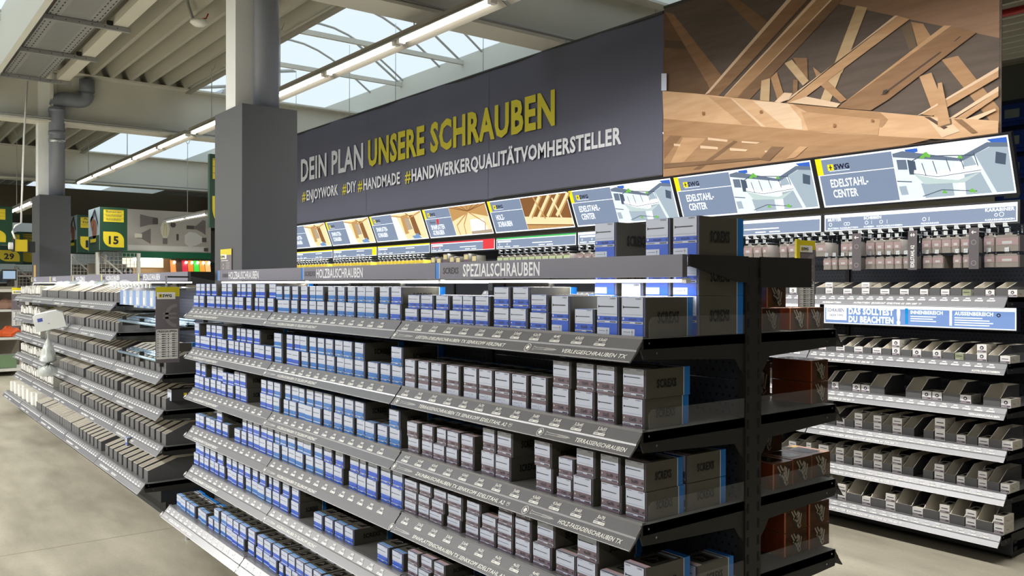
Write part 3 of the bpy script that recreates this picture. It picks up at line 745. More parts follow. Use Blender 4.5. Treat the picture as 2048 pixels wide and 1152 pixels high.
BOXES=[
(1,0,"b -5399 102 73 200 1403;b -5279 87 73 200 1403;b -5157 56 73 200 1403;b -5091 86 73 200 1403;b -4998 80 73 200 1403;b -4906 84 73 200 1403;b -4796 93 73 200 1403;b -4691 63 73 200 1403;b -4621 79 73 200 1403;b -4514 79 73 200 1403;b -4380 49 73 200 1403;b -4325 85 73 200 1403;b -4218 89 73 200 1403;t -4097 81 67 200 1403;t -4014 83 67 200 1403;t -3917 82 67 200 1403;b -3816 86 67 200 1403;t -3728 83 67 200 1403;t -3637 85 67 200 1403;t -3528 82 67 200 1403;t -3439 81 67 200 1403;t -3339 86 67 200 1403;t -3250 80 67 200 1403;t -3167 84 67 200 1403;t -3054 85 67 200 1403;b -2960 88 67 200 1403;b -2849 100 52 200 1403;b -2743 92 52 200 1403;b -2645 93 52 200 1403;b -2545 82 52 200 1403;b -2462 74 52 200 1403;b -2383 83 52 200 1403;b -2280 92 68 200 1403;b -2185 93 68 200 1403;b -2083 91 58 200 1403;B -1981 88 110 200 1403;b -1881 89 73 200 1403;B -1784 94 110 200 1403;B -1685 94 110 200 1403;"),
(1,1,"b -5361 89 73 200 1476;b -5265 79 73 200 1476;b -5157 70 73 200 1476;b -5080 88 73 200 1476;b -4906 90 73 200 1476;b -4796 81 73 200 1476;b -4655 60 73 200 1476;b -4589 75 73 200 1476;b -4512 71 73 200 1476;b -4385 60 73 200 1476;b -4322 81 73 200 1476;b -4210 96 73 200 1476;t -4099 83 67 200 1470;t -4006 75 67 200 1470;t -3917 77 67 200 1470;b -3804 83 67 200 1470;t -3713 71 67 200 1470;t -3637 85 67 200 1470;t -3524 82 67 200 1470;t -3431 75 67 200 1470;t -3332 79 67 200 1470;t -3250 80 67 200 1470;t -3167 84 67 200 1470;t -3054 85 67 200 1470;b -2960 88 67 200 1470;b -2831 94 52 200 1455;b -2735 90 52 200 1455;b -2638 91 52 200 1455;b -2530 69 52 200 1455;b -2459 69 52 200 1455;b -2388 88 52 200 1455;b -2273 91 68 200 1471;b -2179 91 68 200 1471;b -2084 84 55 200 1461;"),
(2,0,"b -5387 94 76 150 1155;b -5285 101 76 150 1155;b -5181 88 76 150 1155;b -5083 93 76 150 1155;b -4980 82 76 150 1155;b -4887 86 76 150 1155;b -4789 99 76 150 1155;b -4678 66 76 150 1155;b -4602 78 76 150 1155;b -4513 90 76 150 1155;b -4412 82 76 150 1155;b -4324 79 76 150 1155;b -4240 87 76 150 1155;t -4123 98 74 190 1155;b -3986 84 74 190 1155;b -3898 81 74 190 1155;t -3803 83 74 190 1155;t -3708 74 74 190 1155;t -3632 85 74 190 1155;t -3541 87 74 190 1155;t -3440 81 74 190 1155;t -3356 87 74 190 1155;t -3264 92 74 190 1155;t -3147 94 74 190 1155;t -3050 88 74 190 1155;t -2959 91 74 190 1155;M -2845 82 105 190 1155;M -2749 81 105 190 1155;M -2660 78 105 190 1155;M -2558 88 105 190 1155;M -2454 88 105 190 1155;M -2364 85 105 190 1155;M -2269 90 105 190 1155;M -2173 84 105 190 1155;M -2081 83 105 190 1155;m -1977 84 82 180 1155;m -1878 87 82 180 1155;m -1786 79 82 180 1155;m -1684 88 82 180 1155;"),
(2,1,"b -5387 94 76 150 1231;r -5290 117 76 150 1231;b -5167 78 76 150 1231;b -5079 82 76 150 1231;b -4974 102 76 150 1231;b -4814 87 76 150 1231;b -4666 60 76 150 1231;b -4604 79 76 150 1231;b -4513 85 76 150 1231;b -4400 87 76 150 1231;t -4133 103 74 190 1229;b -3968 79 74 190 1229;b -3887 70 74 190 1229;t -3812 83 74 190 1229;t -3706 80 74 190 1229;t -3620 75 74 190 1229;t -3537 81 74 190 1229;t -3448 85 74 190 1229;t -3362 89 74 190 1229;t -3255 86 74 190 1229;t -2951 90 74 190 1229;m -1972 85 81 180 1237;m -1869 84 81 180 1237;m -1780 83 81 180 1237;m -1684 91 81 180 1237;"),
(3,0,"b -5387 102 78 150 908;b -5278 80 78 150 908;b -5187 90 78 150 908;b -5086 95 78 150 908;b -4980 82 78 150 908;b -4895 81 70 150 908;b -4812 94 70 150 908;b -4690 78 78 150 908;b -4598 96 78 150 908;b -4315 87 74 150 908;b -4225 90 74 150 908;t -4133 86 74 150 908;t -4008 66 74 150 908;t -3939 89 74 150 908;t -3848 90 74 150 908;t -3756 88 74 150 908;t -3666 88 74 150 908;t -3574 91 74 150 908;t -3460 87 74 150 908;t -3358 94 74 150 908;t -3247 81 74 150 908;t -3164 88 74 150 908;t -3067 88 74 150 908;t -2978 90 74 150 908;m -2834 87 58 150 908;m -2730 81 58 150 908;m -2645 82 58 150 908;m -2561 79 58 150 908;m -2464 81 58 150 908;m -2352 83 78 150 908;m -2268 86 78 150 908;m -2060 84 78 150 908;m -1956 75 60 150 908;m -1880 88 79 150 908;m -1769 86 79 150 908;m -1673 84 79 150 908;"),
(3,1,"b -5375 97 78 150 986;b -5263 82 78 150 986;b -5079 95 78 150 986;b -4974 99 78 150 986;b -4875 73 65 150 978;b -4798 104 65 150 978;b -4690 84 78 150 986;b -4598 96 78 150 986;b -4292 78 74 150 982;b -4212 81 74 150 982;t -4128 88 74 150 982;t -3999 72 74 150 982;t -3924 91 74 150 982;t -3828 67 74 150 982;t -3756 85 74 150 982;t -3668 90 74 150 982;t -3575 93 74 150 982;t -3448 89 74 150 982;t -3352 91 74 150 982;t -3256 87 74 150 982;t -2968 86 74 150 982;m -2830 83 58 150 966;m -2728 82 58 150 966;m -2630 68 58 150 966;m -2561 79 58 150 966;m -2467 80 58 150 966;m -2341 75 78 150 986;m -2262 86 78 150 986;m -2060 86 78 150 986;m -1951 72 60 150 968;m -1874 83 79 150 987;m -1771 83 79 150 987;m -1673 82 79 150 987;"),
(4,0,"b -5363 82 74 150 675;b -5278 87 74 150 675;b -5181 88 74 150 675;b -5088 85 74 150 675;b -5001 93 74 150 675;b -4900 99 74 150 675;b -4690 96 74 150 675;b -4582 81 74 150 675;b -4499 80 74 150 675;b -4412 87 74 150 675;b -4319 95 74 150 675;b -4217 82 74 150 675;t -4133 84 74 150 675;t -4044 81 74 150 675;t -3961 90 74 150 675;t -3864 94 74 150 675;t -3762 92 74 150 675;t -3666 100 74 150 675;b -3550 89 74 150 675;b -3459 90 74 150 675;b -3318 85 74 150 675;b -3230 81 74 150 675;b -3148 89 74 150 675;b -3047 86 74 150 675;b -2959 93 74 150 675;m -2853 93 42 150 675;m -2759 84 42 150 675;m -2673 93 42 150 675;m -2562 91 42 150 675;m -2445 86 42 150 675;m -2351 91 48 150 675;m -2252 85 43 150 675;m -2158 85 64 150 675;m -2068 94 69 170 675;m -1962 95 69 170 675;m -1864 90 72 180 675;m -1768 88 60 180 675;m -1670 86 110 180 675;"),
(4,1,"b -4990 95 74 150 749;b -4565 69 74 150 749;b -4490 73 74 150 749;b -4414 93 74 150 749;b -4314 89 74 150 749;b -4217 82 74 150 749;t -4133 69 74 150 749;t -4056 83 74 150 749;t -3963 95 74 150 749;t -3850 75 74 150 749;t -3773 98 74 150 749;t -3657 88 74 150 749;b -3553 88 74 150 749;b -3434 84 74 150 749;b -3312 90 74 150 749;b -3210 60 74 150 749;b -3145 89 74 150 749;b -3043 88 74 150 749;b -2946 87 74 150 749;m -2848 95 42 150 717;m -2752 85 42 150 717;m -2660 88 42 150 717;m -2553 92 42 150 717;m -2434 85 42 150 717;m -2344 88 48 150 723;m -2252 85 43 150 718;m -2158 85 64 150 739;m -2053 88 69 170 744;m -1865 94 75 180 747;"),
(4,2,"m -2853 100 42 150 759;m -2748 88 42 150 759;m -2651 92 42 150 759;m -2553 98 42 150 759;m -2434 85 42 150 759;m -2252 85 43 150 761;m -2158 85 64 150 803;"),
(4,3,"m -2252 85 43 150 804;"),
(5,0,"b -5397 100 72 140 433;b -5288 83 72 140 433;b -5202 89 72 140 433;b -5111 83 72 140 433;b -5024 74 72 140 433;b -4948 95 72 140 433;b -4814 84 72 140 433;b -4727 85 72 140 433;b -4638 85 72 140 433;t -4530 85 72 140 433;t -4439 86 72 140 433;t -4346 106 72 140 433;t -4229 79 72 140 433;b -4148 94 72 140 433;b -4046 106 72 140 433;b -3916 97 72 140 433;b -3657 96 68 190 433;b -3554 90 68 190 433;b -3457 92 68 190 433;b -3362 85 68 190 433;b -3061 95 68 190 433;b -2951 87 68 190 433;m -2830 82 50 150 433;m -2745 82 50 150 433;m -2650 81 50 150 433;m -2559 74 50 150 433;m -2460 94 50 150 433;m -2341 98 70 150 433;m -2234 93 70 150 433;m -2124 99 70 150 433;m -2013 93 70 150 433;"),
(5,1,"b -5372 83 72 140 505;b -5281 90 72 140 505;b -5184 84 72 140 505;b -5093 102 72 140 505;b -4964 105 72 140 505;b -4808 84 72 140 505;b -4718 79 72 140 505;b -4636 85 72 140 505;b -4519 85 72 140 505;b -4423 82 72 140 505;b -4319 86 72 140 505;b -4183 40 72 140 505;b -4138 84 72 140 505;b -4025 87 72 140 505;b -3912 89 72 140 505;m -2819 78 50 150 483;m -2739 84 50 150 483;m -2646 75 50 150 483;"),
(6,0,"t -5323 103 68 140 210;t -5215 104 68 140 210;t -5107 61 68 140 210;t -5043 99 68 140 210;t -4913 61 68 140 210;t -4851 98 68 140 210;b -4720 84 62 140 210;t -4634 83 62 140 210;t -4549 85 62 140 210;b -4459 99 62 140 210;b -4357 82 62 140 210;b -4274 94 62 140 210;b -4152 90 62 140 210;b -4037 91 62 140 210;b -3943 79 62 140 210;b -3859 91 62 140 210;b -3742 53 62 140 210;b -3684 73 62 140 210;b -3606 71 62 140 210;b -3531 77 62 140 210;b -3453 48 62 140 210;b -3404 28 62 140 210;b -3375 54 62 140 210;b -3318 77 62 140 210;b -3236 82 62 140 210;"),
(6,1,"t -4625 80 64 140 272;t -4539 95 64 140 272;b -4440 96 64 140 272;b -4340 83 64 140 272;b -4255 95 64 140 272;b -4150 98 64 140 272;b -4012 83 64 140 272;b -3925 92 64 140 272;b -3829 91 64 140 272;b -3724 83 64 140 272;b -3638 78 64 140 272;b -3556 86 64 140 272;b -3466 86 64 140 272;b -3379 80 64 140 272;b -3288 73 64 140 272;b -3211 91 64 140 272;")]
cnt = {}
for lv, la, data in BOXES:
    items = [s.split() for s in data.strip(';').split(';')]
    for it in items:
        k = it[0]; x, w, h, d, z = [int(v)/1000 for v in it[1:]]
        if k == 'r': continue
        bay = 0 if x < -4.10 else 1 if x < -2.88 else 2
        c = cnt[(lv, la, bay)] = cnt.get((lv, la, bay), -1) + 1
        near = x > -3.6; size = None
        if bay == 2:
            sz = S3.get(lv) or S3[5]; size = sz[max(0, min(len(sz)-1, int((x+w/2+2.83)/.0955)))]
        yj = (1.69 if lv < 6 else 1.56) + random.uniform(-.004, .006)
        lab = '%s, %s in %s, %s, %s' % (KN[k][1], ORD[c], LAYN[la], SHELFN[lv], BAYN[bay])
        grp = '%s screw boxes on the %s, %s' % ('mauve' if k in 'mM' else 'blue', SHELFN[lv], BAYN[bay])
        screw_box(k, x, yj, z+.0012, w-.003, h-.0012, d, size, lab, grp, near, True, 0)
# the carton turned sideways, and the second rows behind
o = screw_box('t', -5.17, 1.75, 1.231, .07, .07, .15, None, 'pale screw box turned sideways in the upper layer, second shelf by the column', None, False, False, .0)
for (x, zz, kk, n) in [(-1.672, 1.403, 'B', 'lowest'), (-1.672, 1.516, 'B', 'middle'), (-1.672, 1.629, 'B', 'topmost')]:
    screw_box(kk, x, 1.885, zz+.001, .098, .112, .2, '4,5x70', '%s tall black-sided screw box of the rear stack at the rack end' % n, 'tall screw box stacks behind the header', True, True)
for zz, n in ((1.516, 'middle'), (1.629, 'topmost')):
    screw_box('B', -1.779, 1.885, zz+.001, .098, .112, .2, '4,5x60', '%s tall screw box marked 4,5x60 in the second rear stack' % n, 'tall screw box stacks behind the header', True, False)
screw_box('B', -1.779, 1.885, 1.404, .098, .112, .2, '4,5x60', 'lowest tall screw box marked 4,5x60 in the second rear stack', 'tall screw box stacks behind the header', True, False)
screw_box('b', -1.880, 1.885, 1.404, .09, .15, .2, '4,5x50', 'blue screw box behind the header between the tall stacks', None, True, False)
for zz, n in ((1.403, 'lowest'), (1.516, 'middle'), (1.629, 'topmost')):
    screw_box('B', -2.0, 1.885, zz+.001, .098, .112, .2, '4x40', '%s tall screw box marked 4x40 standing apart behind the header' % n, 'tall screw box stacks behind the header', True, True)
for zz, n in ((.908, 'lower'), (.988, 'upper')):
    screw_box('m', -1.682, 1.86, zz+.001, .09, .078, .17, '5x80', '%s mauve screw box of the second row, third shelf at the rack end' % n, None, True, True)
screw_box('m', -1.665, 1.885, .676, .09, .078, .16, '4x60', 'mauve screw box with a window behind the first, fourth shelf at the rack end', None, True, True)
# bottle-shaped tag hanging between shelves
m = MB(); m.tube([(0, 0, 0), (0, 0, -.03)], .002, STEEL, 4); m.box(-.012, -.002, -.075, .014, .002, -.035, TAGG)
o = m.build('paper_tag'); o.location = (-2.33, 2.04, 1.36); tag(o, 'crumpled pale paper tag hanging on the back panel under the top shelf', 'tag')
# ---------------------------------------------------------------- brown wood-print boxes on the rear shelves
BR = mat('brown_carton', (122, 58, 30), .25, spec=.6, noise=.12, nscale=30)
BR2 = wood_material('brown_wood_print', (112, 76, 46), (70, 44, 26))
BRT = mat('brown_carton_top', (176, 132, 108), .35)
_BB = {}
def brown_box(x, y, z, w, d, h, label, paper=False):
    """(x, y) = near-end, front-aisle-side corner; front label faces +x"""
    k = (w, d, h)
    if k not in _BB:
        m = MB(); m.box(-w, 0, 0, 0, d, h, BR, {'x+': BR2, 'z+': BRT})
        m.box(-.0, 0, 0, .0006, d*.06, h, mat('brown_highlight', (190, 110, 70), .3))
        P = Plane(m, (0, 0, h), (0, 1, 0), (-1, 0, 0), .0006); P.rect(d*.2, w*.15, d*.8, w*.75, WIN, 1); P.rect(d*.1, w*.8, d*.9, w*.9, mat('tape_yellow', (200, 180, 60), .4), 1)
        a = m.build('x'); am = a.data; bpy.data.objects.remove(a)
        q = MB(); P = Plane(q, (0, 0, 0), (0, 1, 0), (0, 0, 1), .0008)
        cx, cz, r = d*.56, h*.50, min(h*.38, d*.34)
        P.ring(cx, cz, r, mat('emblem_dark', (34, 26, 20), .5), 2, 0, 20)
        E1 = mat('emblem_silver', (186, 176, 160), .35, metal=.3)
        for (a, b, c, e) in ((-1.2, 1.05, .25, -.9), (-.75, 1.1, .55, -.7), (-.6, -.1, .1, .9), (-.1, -.5, .2, .8), (.25, -.6, .35, .7), (.5, -.5, .75, .55), (-.9, .1, -.2, .3)):
            P.line([(cx+r*a, cz+r*b), (cx+r*c, cz+r*e)], r*.19, E1, 3)
        P.line([(cx-r*.1, cz-r*.7), (cx+r*.3, cz-r*1.1), (cx+r*.7, cz-r*.8)], r*.12, E1, 3)
        a = q.build('x'); em = a.data; bpy.data.objects.remove(a)
        _BB[k] = (am, em)
    am, em = _BB[k]
    o = link('brown_screw_box', am); o.location = (x, y, z); tag(o, label, 'screw box', 'brown wood-print boxes on the rear shelves')
    link('screw_emblem', em, o)
    if paper:
        q = MB(); P = Plane(q, (-w*.5, 0, 0), (1, 0, 0), (0, 0, 1), .001); P.rect(-.03, h*.45, .0, h*.75, TAGW, 1); q.build('price_sticker', o)
    return o
def bbs(rows):
    for r in rows: brown_box(*r)
bbs([(-1.60, 2.235, 1.478, .13, .10, .068, 'small brown box on top, next to the post on the top rear shelf'),
     (-1.62, 2.385, 1.404, .14, .095, .070, 'brown box in the middle of the top rear shelf', True), (-1.62, 2.482, 1.404, .14, .095, .070, 'brown box at the outer edge of the top rear shelf'),
     (-1.62, 2.235, 1.404, .14, .10, .070, 'brown box beneath the small one, next to the post, top rear shelf'),
     (-1.62, 2.505, 1.156, .15, .10, .070, 'lower brown box at the outer edge of the second rear shelf'), (-1.62, 2.505, 1.228, .15, .10, .070, 'upper brown box at the outer edge of the second rear shelf'),
     (-1.76, 2.36, 1.156, .12, .12, .135, 'tall dark brown box set back on the second rear shelf'), (-1.70, 2.20, 1.156, .13, .11, .15, 'brown box next to the post on the second rear shelf'),
     (-1.60, 2.27, .909, .14, .105, .080, 'lower brown box nearest the post, third rear shelf'), (-1.61, 2.385, .909, .14, .11, .080, 'brown box in the middle of the third rear shelf'), (-1.62, 2.505, .909, .14, .115, .078, 'brown box at the outer edge of the third rear shelf'),
     (-1.72, 2.30, .991, .16, .19, .085, 'wide brown box lying across the others, third rear shelf'),
     (-1.62, 2.36, .676, .15, .125, .075, 'lower brown box nearest the post, fourth rear shelf'), (-1.62, 2.36, .753, .15, .125, .073, 'upper pale-topped brown box nearest the post, fourth rear shelf'),
     (-1.62, 2.495, .676, .15, .12, .075, 'lower brown box at the outer edge, fourth rear shelf'), (-1.62, 2.495, .753, .15, .12, .073, 'upper brown box at the outer edge, fourth rear shelf')])
# ---------------------------------------------------------------- wall rack
XR, XL = -2.07, -12.07
wall = tag(empty('wall_rack', (0, 0, 0)), 'black perforated wall rack below the row of lit signs', 'shelf rack')
m = MB(); m.box(XL, 5.62, .12, XR, 5.635, 2.0, PEG); m.build('perforated_back_panel', wall)
WE = [XR-1.25*k for k in range(9)]
for x in WE:
    m = MB(); m.box(x-.03, 5.60, 0, x, 5.70, 2.0, mat('slot_post', (22, 22, 24), .6)); m.build('upright', wall)
m = MB(); m.box(XL, 5.17, .10, XR, 5.66, .15, BLACK); m.box(XL, 5.17, .03, XR, 5.19, .10, BLACKN); m.box(XL, 5.22, 0, XR-.02, 5.62, .03, mat('kick_plate', (18, 18, 19), .6))
for z in (.05, .09): m.box(XR, 5.2, z, XR+.002, 5.24, z+.02, mat('slot_black', (6, 6, 7), .8))
m.build('base', wall)
ZW = {1: 1.485, 2: 1.110, 3: .859, 4: .623, 5: .380, 6: .160}
WT = {1: [('FLÜGELMUTTERN', -3.20, -3.07, 0), ('HUTMUTTERN  SECHSKANT  EDELSTAHL A2  DIN 1587', -2.98, -2.57, 0)],
      2: [('STOPPMUTTERN  SECHSKANT  EDELSTAHL A2  DIN 985', -3.26, -2.87, 0), ('KOTFLÜGELSCHEIBEN', -2.25, -2.10, 0)],
      3: [('KOTFLÜGELSCHEIBEN  EDELSTAHL A2  DIN 9021', -3.30, -3.0, 0), ('TERRASSENSCHRAUBEN', -2.27, -2.10, 0)],
      4: [('GEWINDESCHRAUBEN  SECHSKANTKOPF  EDELSTAHL A2  DIN 933', -3.22, -2.71, 0)], 5: [('GEWINDESCHRAUBEN  SECHSKANTKOPF  EDELSTAHL A2  DIN 933', -3.22, -2.71, 0)],
      6: [('SCHLOSSSCHRAUBEN MIT MUTTER  FLACHRUNDKOPF  EDELSTAHL A2  DIN 603', -3.26, -2.65, 0)]}
RAILL = mat('pale_price_rail', (150, 150, 152), .3, metal=.2, spec=.6)
for lv, z in ZW.items():
    for k in range(4):
        a, b = WE[k+1], WE[k]
        yf = 5.12 if lv < 6 else 5.05
        s = shelf(wall, a, b, yf, 5.62, z, brk=1)
        rail(wall, a, b, yf, z, WT[lv] if k == 0 else [], None, .066, m0=RAIL)
        if k == 0: guard(s, b-.002, yf+.02, 5.6, z)
# cardboard bins ---------------------------------------------------
BINO = mat('bin_outside_grey', (84, 84, 86), .6, noise=.05)
BINI = mat('bin_inside_white', (238, 232, 220), .7)
_BIN = {}
def bin_mesh(w, d, h, hf):
    w = round(w*250)/250
    k = (w, d, h, hf)
    if k in _BIN: return _BIN[k]
    m = MB(); t = .003
    m.box(0, 0, 0, w, d, t, BINO, {'z+': BINI})
    m.box(0, 0, t, w, t, hf, BINO, {'y+': BINI, 'z+': BINI}); m.box(0, d-t, t, w, d, h, BINO, {'y-': BINI, 'z+': BINI})
    for x0, x1, inn in ((0, t, 1), (w-t, w, 0)):
        pr = [(t, t), (t, hf), (d*.38, h), (d-t, h), (d-t, t)]
        A = [(x0, a, b) for a, b in pr]; B_ = [(x1, a, b) for a, b in pr]
        m.face(A[::-1], BINI if not inn else BINO); m.face(B_, BINI if inn else BINO)
        for i in (1, 2): m.face([A[i], A[i+1], B_[i+1], B_[i]], BINI)
    o = m.build('x'); me = o.data; bpy.data.objects.remove(o); me.name = 'cardboard_bin'
    _BIN[k] = me
    return me
def put_bin(x, y, z, w, d, h, hf, label, group=None, rot=0, name='cardboard_bin'):
    o = link(name, bin_mesh(w, d, h, hf)); o.location = (x, y, z); o.rotation_euler.z = rot
    return tag(o, label, 'bin', group)
# pale nut boxes
PAPW = mat('pale_carton', (206, 200, 188), .6, noise=.05, nscale=60)
LABN = {'w': mat('label_cream', (222, 220, 220), .5), 't': mat('label_cream', (222, 220, 220), .5), 'g': mat('label_sage', (138, 142, 112), .5)}
MAU = mat('label_mauve', (112, 98, 110), .35)
_NB = {}
def nut_box(x, y, z, w, h, kind, label, group):
    w = round(w*250)/250
    k = (w, h, kind)
    if k not in _NB:
        m = MB(); m.box(0, 0, 0, w, .13, h, PAPW, {'y-': LABN[kind]})
        P = Plane(m, (0, 0, h), (1, 0, 0), (0, 1, 0), .0006); P.rect(w*.25, .04, w*.75, .09, WIN, 1)
        P = Plane(m, (0, 0, 0), (1, 0, 0), (0, 0, 1), .0007)
        P.rect(w*.04, h*.08, w*.96, h*.30, MAU if kind != 'g' else LABN['g'], 1)
        if kind == 't':
            P.ring(w*.5, h*.62, h*.22, INK, 1, 0, 16); P.ring(w*.5, h*.60, h*.10, LABN['w'], 2, 0, 12)
        else: P.line([(w*.15, h*.6), (w*.85, h*.6)], h*.09, INK, 1)
        P.line([(w*.1, h*.18), (w*.6, h*.18)], h*.05, LABN['w'], 2)
        P = Plane(m, (w, 0, 0), (0, 1, 0), (0, 0, 1), .0006); P.line([(.03, h*.5), (.06, h*.35)], .003, MAU, 1); P.line([(.09, h*.7), (.10, h*.4)], .003, MAU, 1)
        o = m.build('x'); me = o.data; bpy.data.objects.remove(o); me.name = 'nut_box'; _NB[k] = me
    o = link('nut_box', _NB[k]); o.location = (x, y, z)
    return tag(o, label, 'box', group)
WALL={1:([(-3296,-3228),(-3163,-3100),(-3031,-2969),(-2906,-2844),(-2776,-2717),(-2651,-2590),(-2525,-2465),(-2404,-2340),(-2270,-2209),(-2149,-2090)],[((-3226,-3171),2,'w'),((-3097,-3033),1,'w'),((-2968,-2913),2,'w'),((-2843,-2780),1,'w'),((-2715,-2655),1,'w'),((-2589,-2535),1,'w'),((-2462,-2409),1,'w'),((-2338,-2285),1,'g'),((-2209,-2156),1,'t'),((-2089,-2036),1,'t')]),2:([(-3346,-3279),(-3214,-3147),(-3082,-3022),(-2954,-2897),(-2827,-2767),(-2701,-2635),(-2574,-2511),(-2445,-2381),(-2318,-2256),(-2190,-2132)],[((-3416,-3356),1,'w'),((-3277,-3216),1,'w'),((-3147,-3084),1,'w'),((-3020,-2957),1,'w'),((-2892,-2832),1,'w'),((-2763,-2709),2,'t'),((-2633,-2578),1,'t'),((-2510,-2457),1,'t'),((-2379,-2326),1,'g'),((-2254,-2198),2,'t'),((-2128,-2073),1,'w')]),3:([(-3209,-3194),(-3123,-3031),(-2906,-2810),(-2672,-2578),(-2445,-2347),(-2216,-2125)],[((-3190,-3125),1,'t'),((-3029,-2972),1,'t'),((-2968,-2907),1,'t'),((-2574,-2514),1,'t'),((-2511,-2449),1,'t'),((-2351,-2282),1,'t'),((-2123,-2067),1,'t')]),4:([(-3209,-3146),(-3081,-3015),(-2953,-2886),(-2825,-2761),(-2691,-2619),(-2560,-2501),(-2429,-2370),(-2308,-2248),(-2182,-2119)],[((-3273,-3212),1,'w'),((-3142,-3084),1,'w'),((-3013,-2956),2,'w'),((-2884,-2827),2,'w'),((-2759,-2694),2,'w'),((-2495,-2432),2,'w'),((-2368,-2312),1,'w'),((-2244,-2185),1,'w'),((-2117,-2058),1,'w')]),5:([(-3193,-3148),(-3084,-3023),(-2953,-2884),(-2819,-2761),(-2691,-2624),(-2562,-2501),(-2434,-2370),(-2315,-2248),(-2192,-2127)],[((-3366,-3327),2,'w'),((-3273,-3198),2,'w'),((-3146,-3086),2,'w'),((-3018,-2955),2,'w'),((-2882,-2822),2,'w'),((-2759,-2694),2,'w'),((-2496,-2437),2,'w'),((-2365,-2316),1,'w'),((-2245,-2195),2,'w'),((-2123,-2070),1,'w')]),6:([(-3191,-3093),(-3021,-2922),(-2860,-2765),(-2696,-2597),(-2525,-2433),(-2370,-2285),(-2221,-2132)],[((-3089,-3030),2,'w'),((-2920,-2862),1,'w'),((-2763,-2698),2,'w'),((-2595,-2529),1,'w'),((-2431,-2373),2,'w'),((-2282,-2223),2,'w'),((-2128,-2071),2,'w')])}
PACKS=([(-3925,-3848),(-3839,-3768),(-3759,-3717),(-3616,-3554),(-3545,-3484),(-3479,-3415),(-3406,-3347),(-3331,-3248),(-3144,-3089),(-3088,-3048),(-2966,-2905),(-2902,-2842),(-2840,-2784),(-2783,-2729),(-2602,-2545),(-2541,-2483),(-2482,-2427),(-2424,-2372),(-2370,-2315),(-2240,-2179),(-2177,-2044)],[(-3273,-3212),(-3209,-3164),(-3160,-3090),(-3088,-3048),(-2970,-2902),(-2899,-2840),(-2837,-2779),(-2775,-2722),(-2719,-2677),(-2595,-2539),(-2538,-2472),(-2414,-2360),(-2357,-2315),(-2237,-2179),(-2177,-2044)])
DIV=[(-3021, -2960), (-2651, -2597), (-2291, -2236)]

WSN = {1: 'top wall shelf', 2: 'second wall shelf', 3: 'third wall shelf', 4: 'fourth wall shelf', 5: 'fifth wall shelf', 6: 'bottom wall shelf'}
BH = {1: (.085, .05), 2: (.092, .042), 3: (.115, .050), 4: (.105, .050), 5: (.115, .050), 6: (.125, .055)}
for lv, (bins, boxes) in WALL.items():
    y = 5.15 if lv < 6 else 5.08; z = ZW[lv]
    p = [(b-a) for a, b in bins]; first = bins[0][0]
    for i, (a, b) in enumerate(bins):
        h, hf = BH[lv]
        put_bin(a/1000, y, z+.001, max(.03, (b-a)/1000), .36 if lv < 3 else .25 if lv in (3, 6) else .30, h, hf, 'open cardboard bin, %s from the bay seam on the %s' % (ORD[i], WSN[lv]), 'bins on the %s' % WSN[lv])
    i = 0
    for ((a, b), n, kd) in boxes:
        hb = .042 if lv in (1, 2) else .05
        if lv == 4 and abs(a+2495) < 5: hb = .066
        if kd == 't' and lv == 2: hb = .05
        for j in range(n):
            nut_box(a/1000+.001, y+.004, z+.001+j*hb, (b-a)/1000-.004, hb-.001, kd, '%s nut box, %s stack from bay seam, %s, %s' % ({'w': 'pale', 't': 'ring-marked', 'g': 'sage green'}[kd], ORD[i], 'single' if n == 1 else ('bottom', 'top')[j], WSN[lv]), 'boxes on the %s' % WSN[lv])
        i += 1
# the next bay, seen past the brown boxes
for lv in ZW:
    for i in range(4):
        x = -3.44 - .13*i; h, hf = BH[lv]; y = 5.15 if lv < 6 else 5.08
        put_bin(x, y, ZW[lv]+.001, .064, .42, h, hf, 'open cardboard bin, %s past the bay seam behind the brown boxes, %s' % (ORD[i], WSN[lv]), 'bins on the %s' % WSN[lv])
        for j in range(1 + (lv+i) % 2):
            nut_box(x-.062, y+.004, ZW[lv]+.001+j*.045, .054, .044, 't' if lv == 1 else 'w', 'pale nut box, %s past bay seam behind brown boxes, %s layer, %s' % (ORD[i], ('lower', 'upper')[j], WSN[lv]), 'boxes on the %s' % WSN[lv])
# hanging packs ------------------------------------------------------
PK = mat('clear_pack_plastic', (122, 116, 110), .15, spec=.7, noise=.12, nscale=40)
PKP = mat('pack_card_pink', (144, 122, 122), .5); PKY = mat('pack_yellow', (214, 190, 60), .35); PKG = mat('pack_green', (170, 186, 140), .35)
_PK = {}
def pack(x, y, z, w, h, kind, label, group):
    w = round(w*100)/100; k = (w, h, kind)
    if k not in _PK:
        c = {'p': PKP, 'y': PKY, 'g': PKG}[kind]; m = MB(); r = .006
        m.prism([(0, r), (r, 0), (w-r, 0), (w, r), (w, .15), (0, .15)], 0, h*.82, PK if kind != 'y' else PKY, axis='z')
        m.box(w*.05, -.001, h*.34, w*.95, .001, h*.74, c); m.box(w*.3, -.002, h*.4, w*.7, -.001, h*.56, TAGG)
        m.box(w*.1, .0, h*.82, w*.9, .14, h*.9, PK); m.box(w*.35, .02, h*.9, w*.65, .025, h, PK)
        o = m.build('x'); me = o.data; bpy.data.objects.remove(o); me.name = 'hanging_pack'; _PK[k] = me
    o = link('hanging_pack', _PK[k]); o.location = (x, y, z)
    return tag(o, label, 'pack', group)
m0 = MB(); m0.tube([(0, .41, 0), (0, .0, .004), (0, -.012, .014)], .0025, STEEL, 5); m0.box(-.012, -.012, .0, .012, -.010, .024, STEEL); m0.box(-.004, .39, -.02, .004, .41, .03, STEEL)
hk = m0.build('x'); HK = hk.data; bpy.data.objects.remove(hk); HK.name = 'hook'
def hook(x, z):
    link('hook', HK, wall).location = (x, 5.205, z)
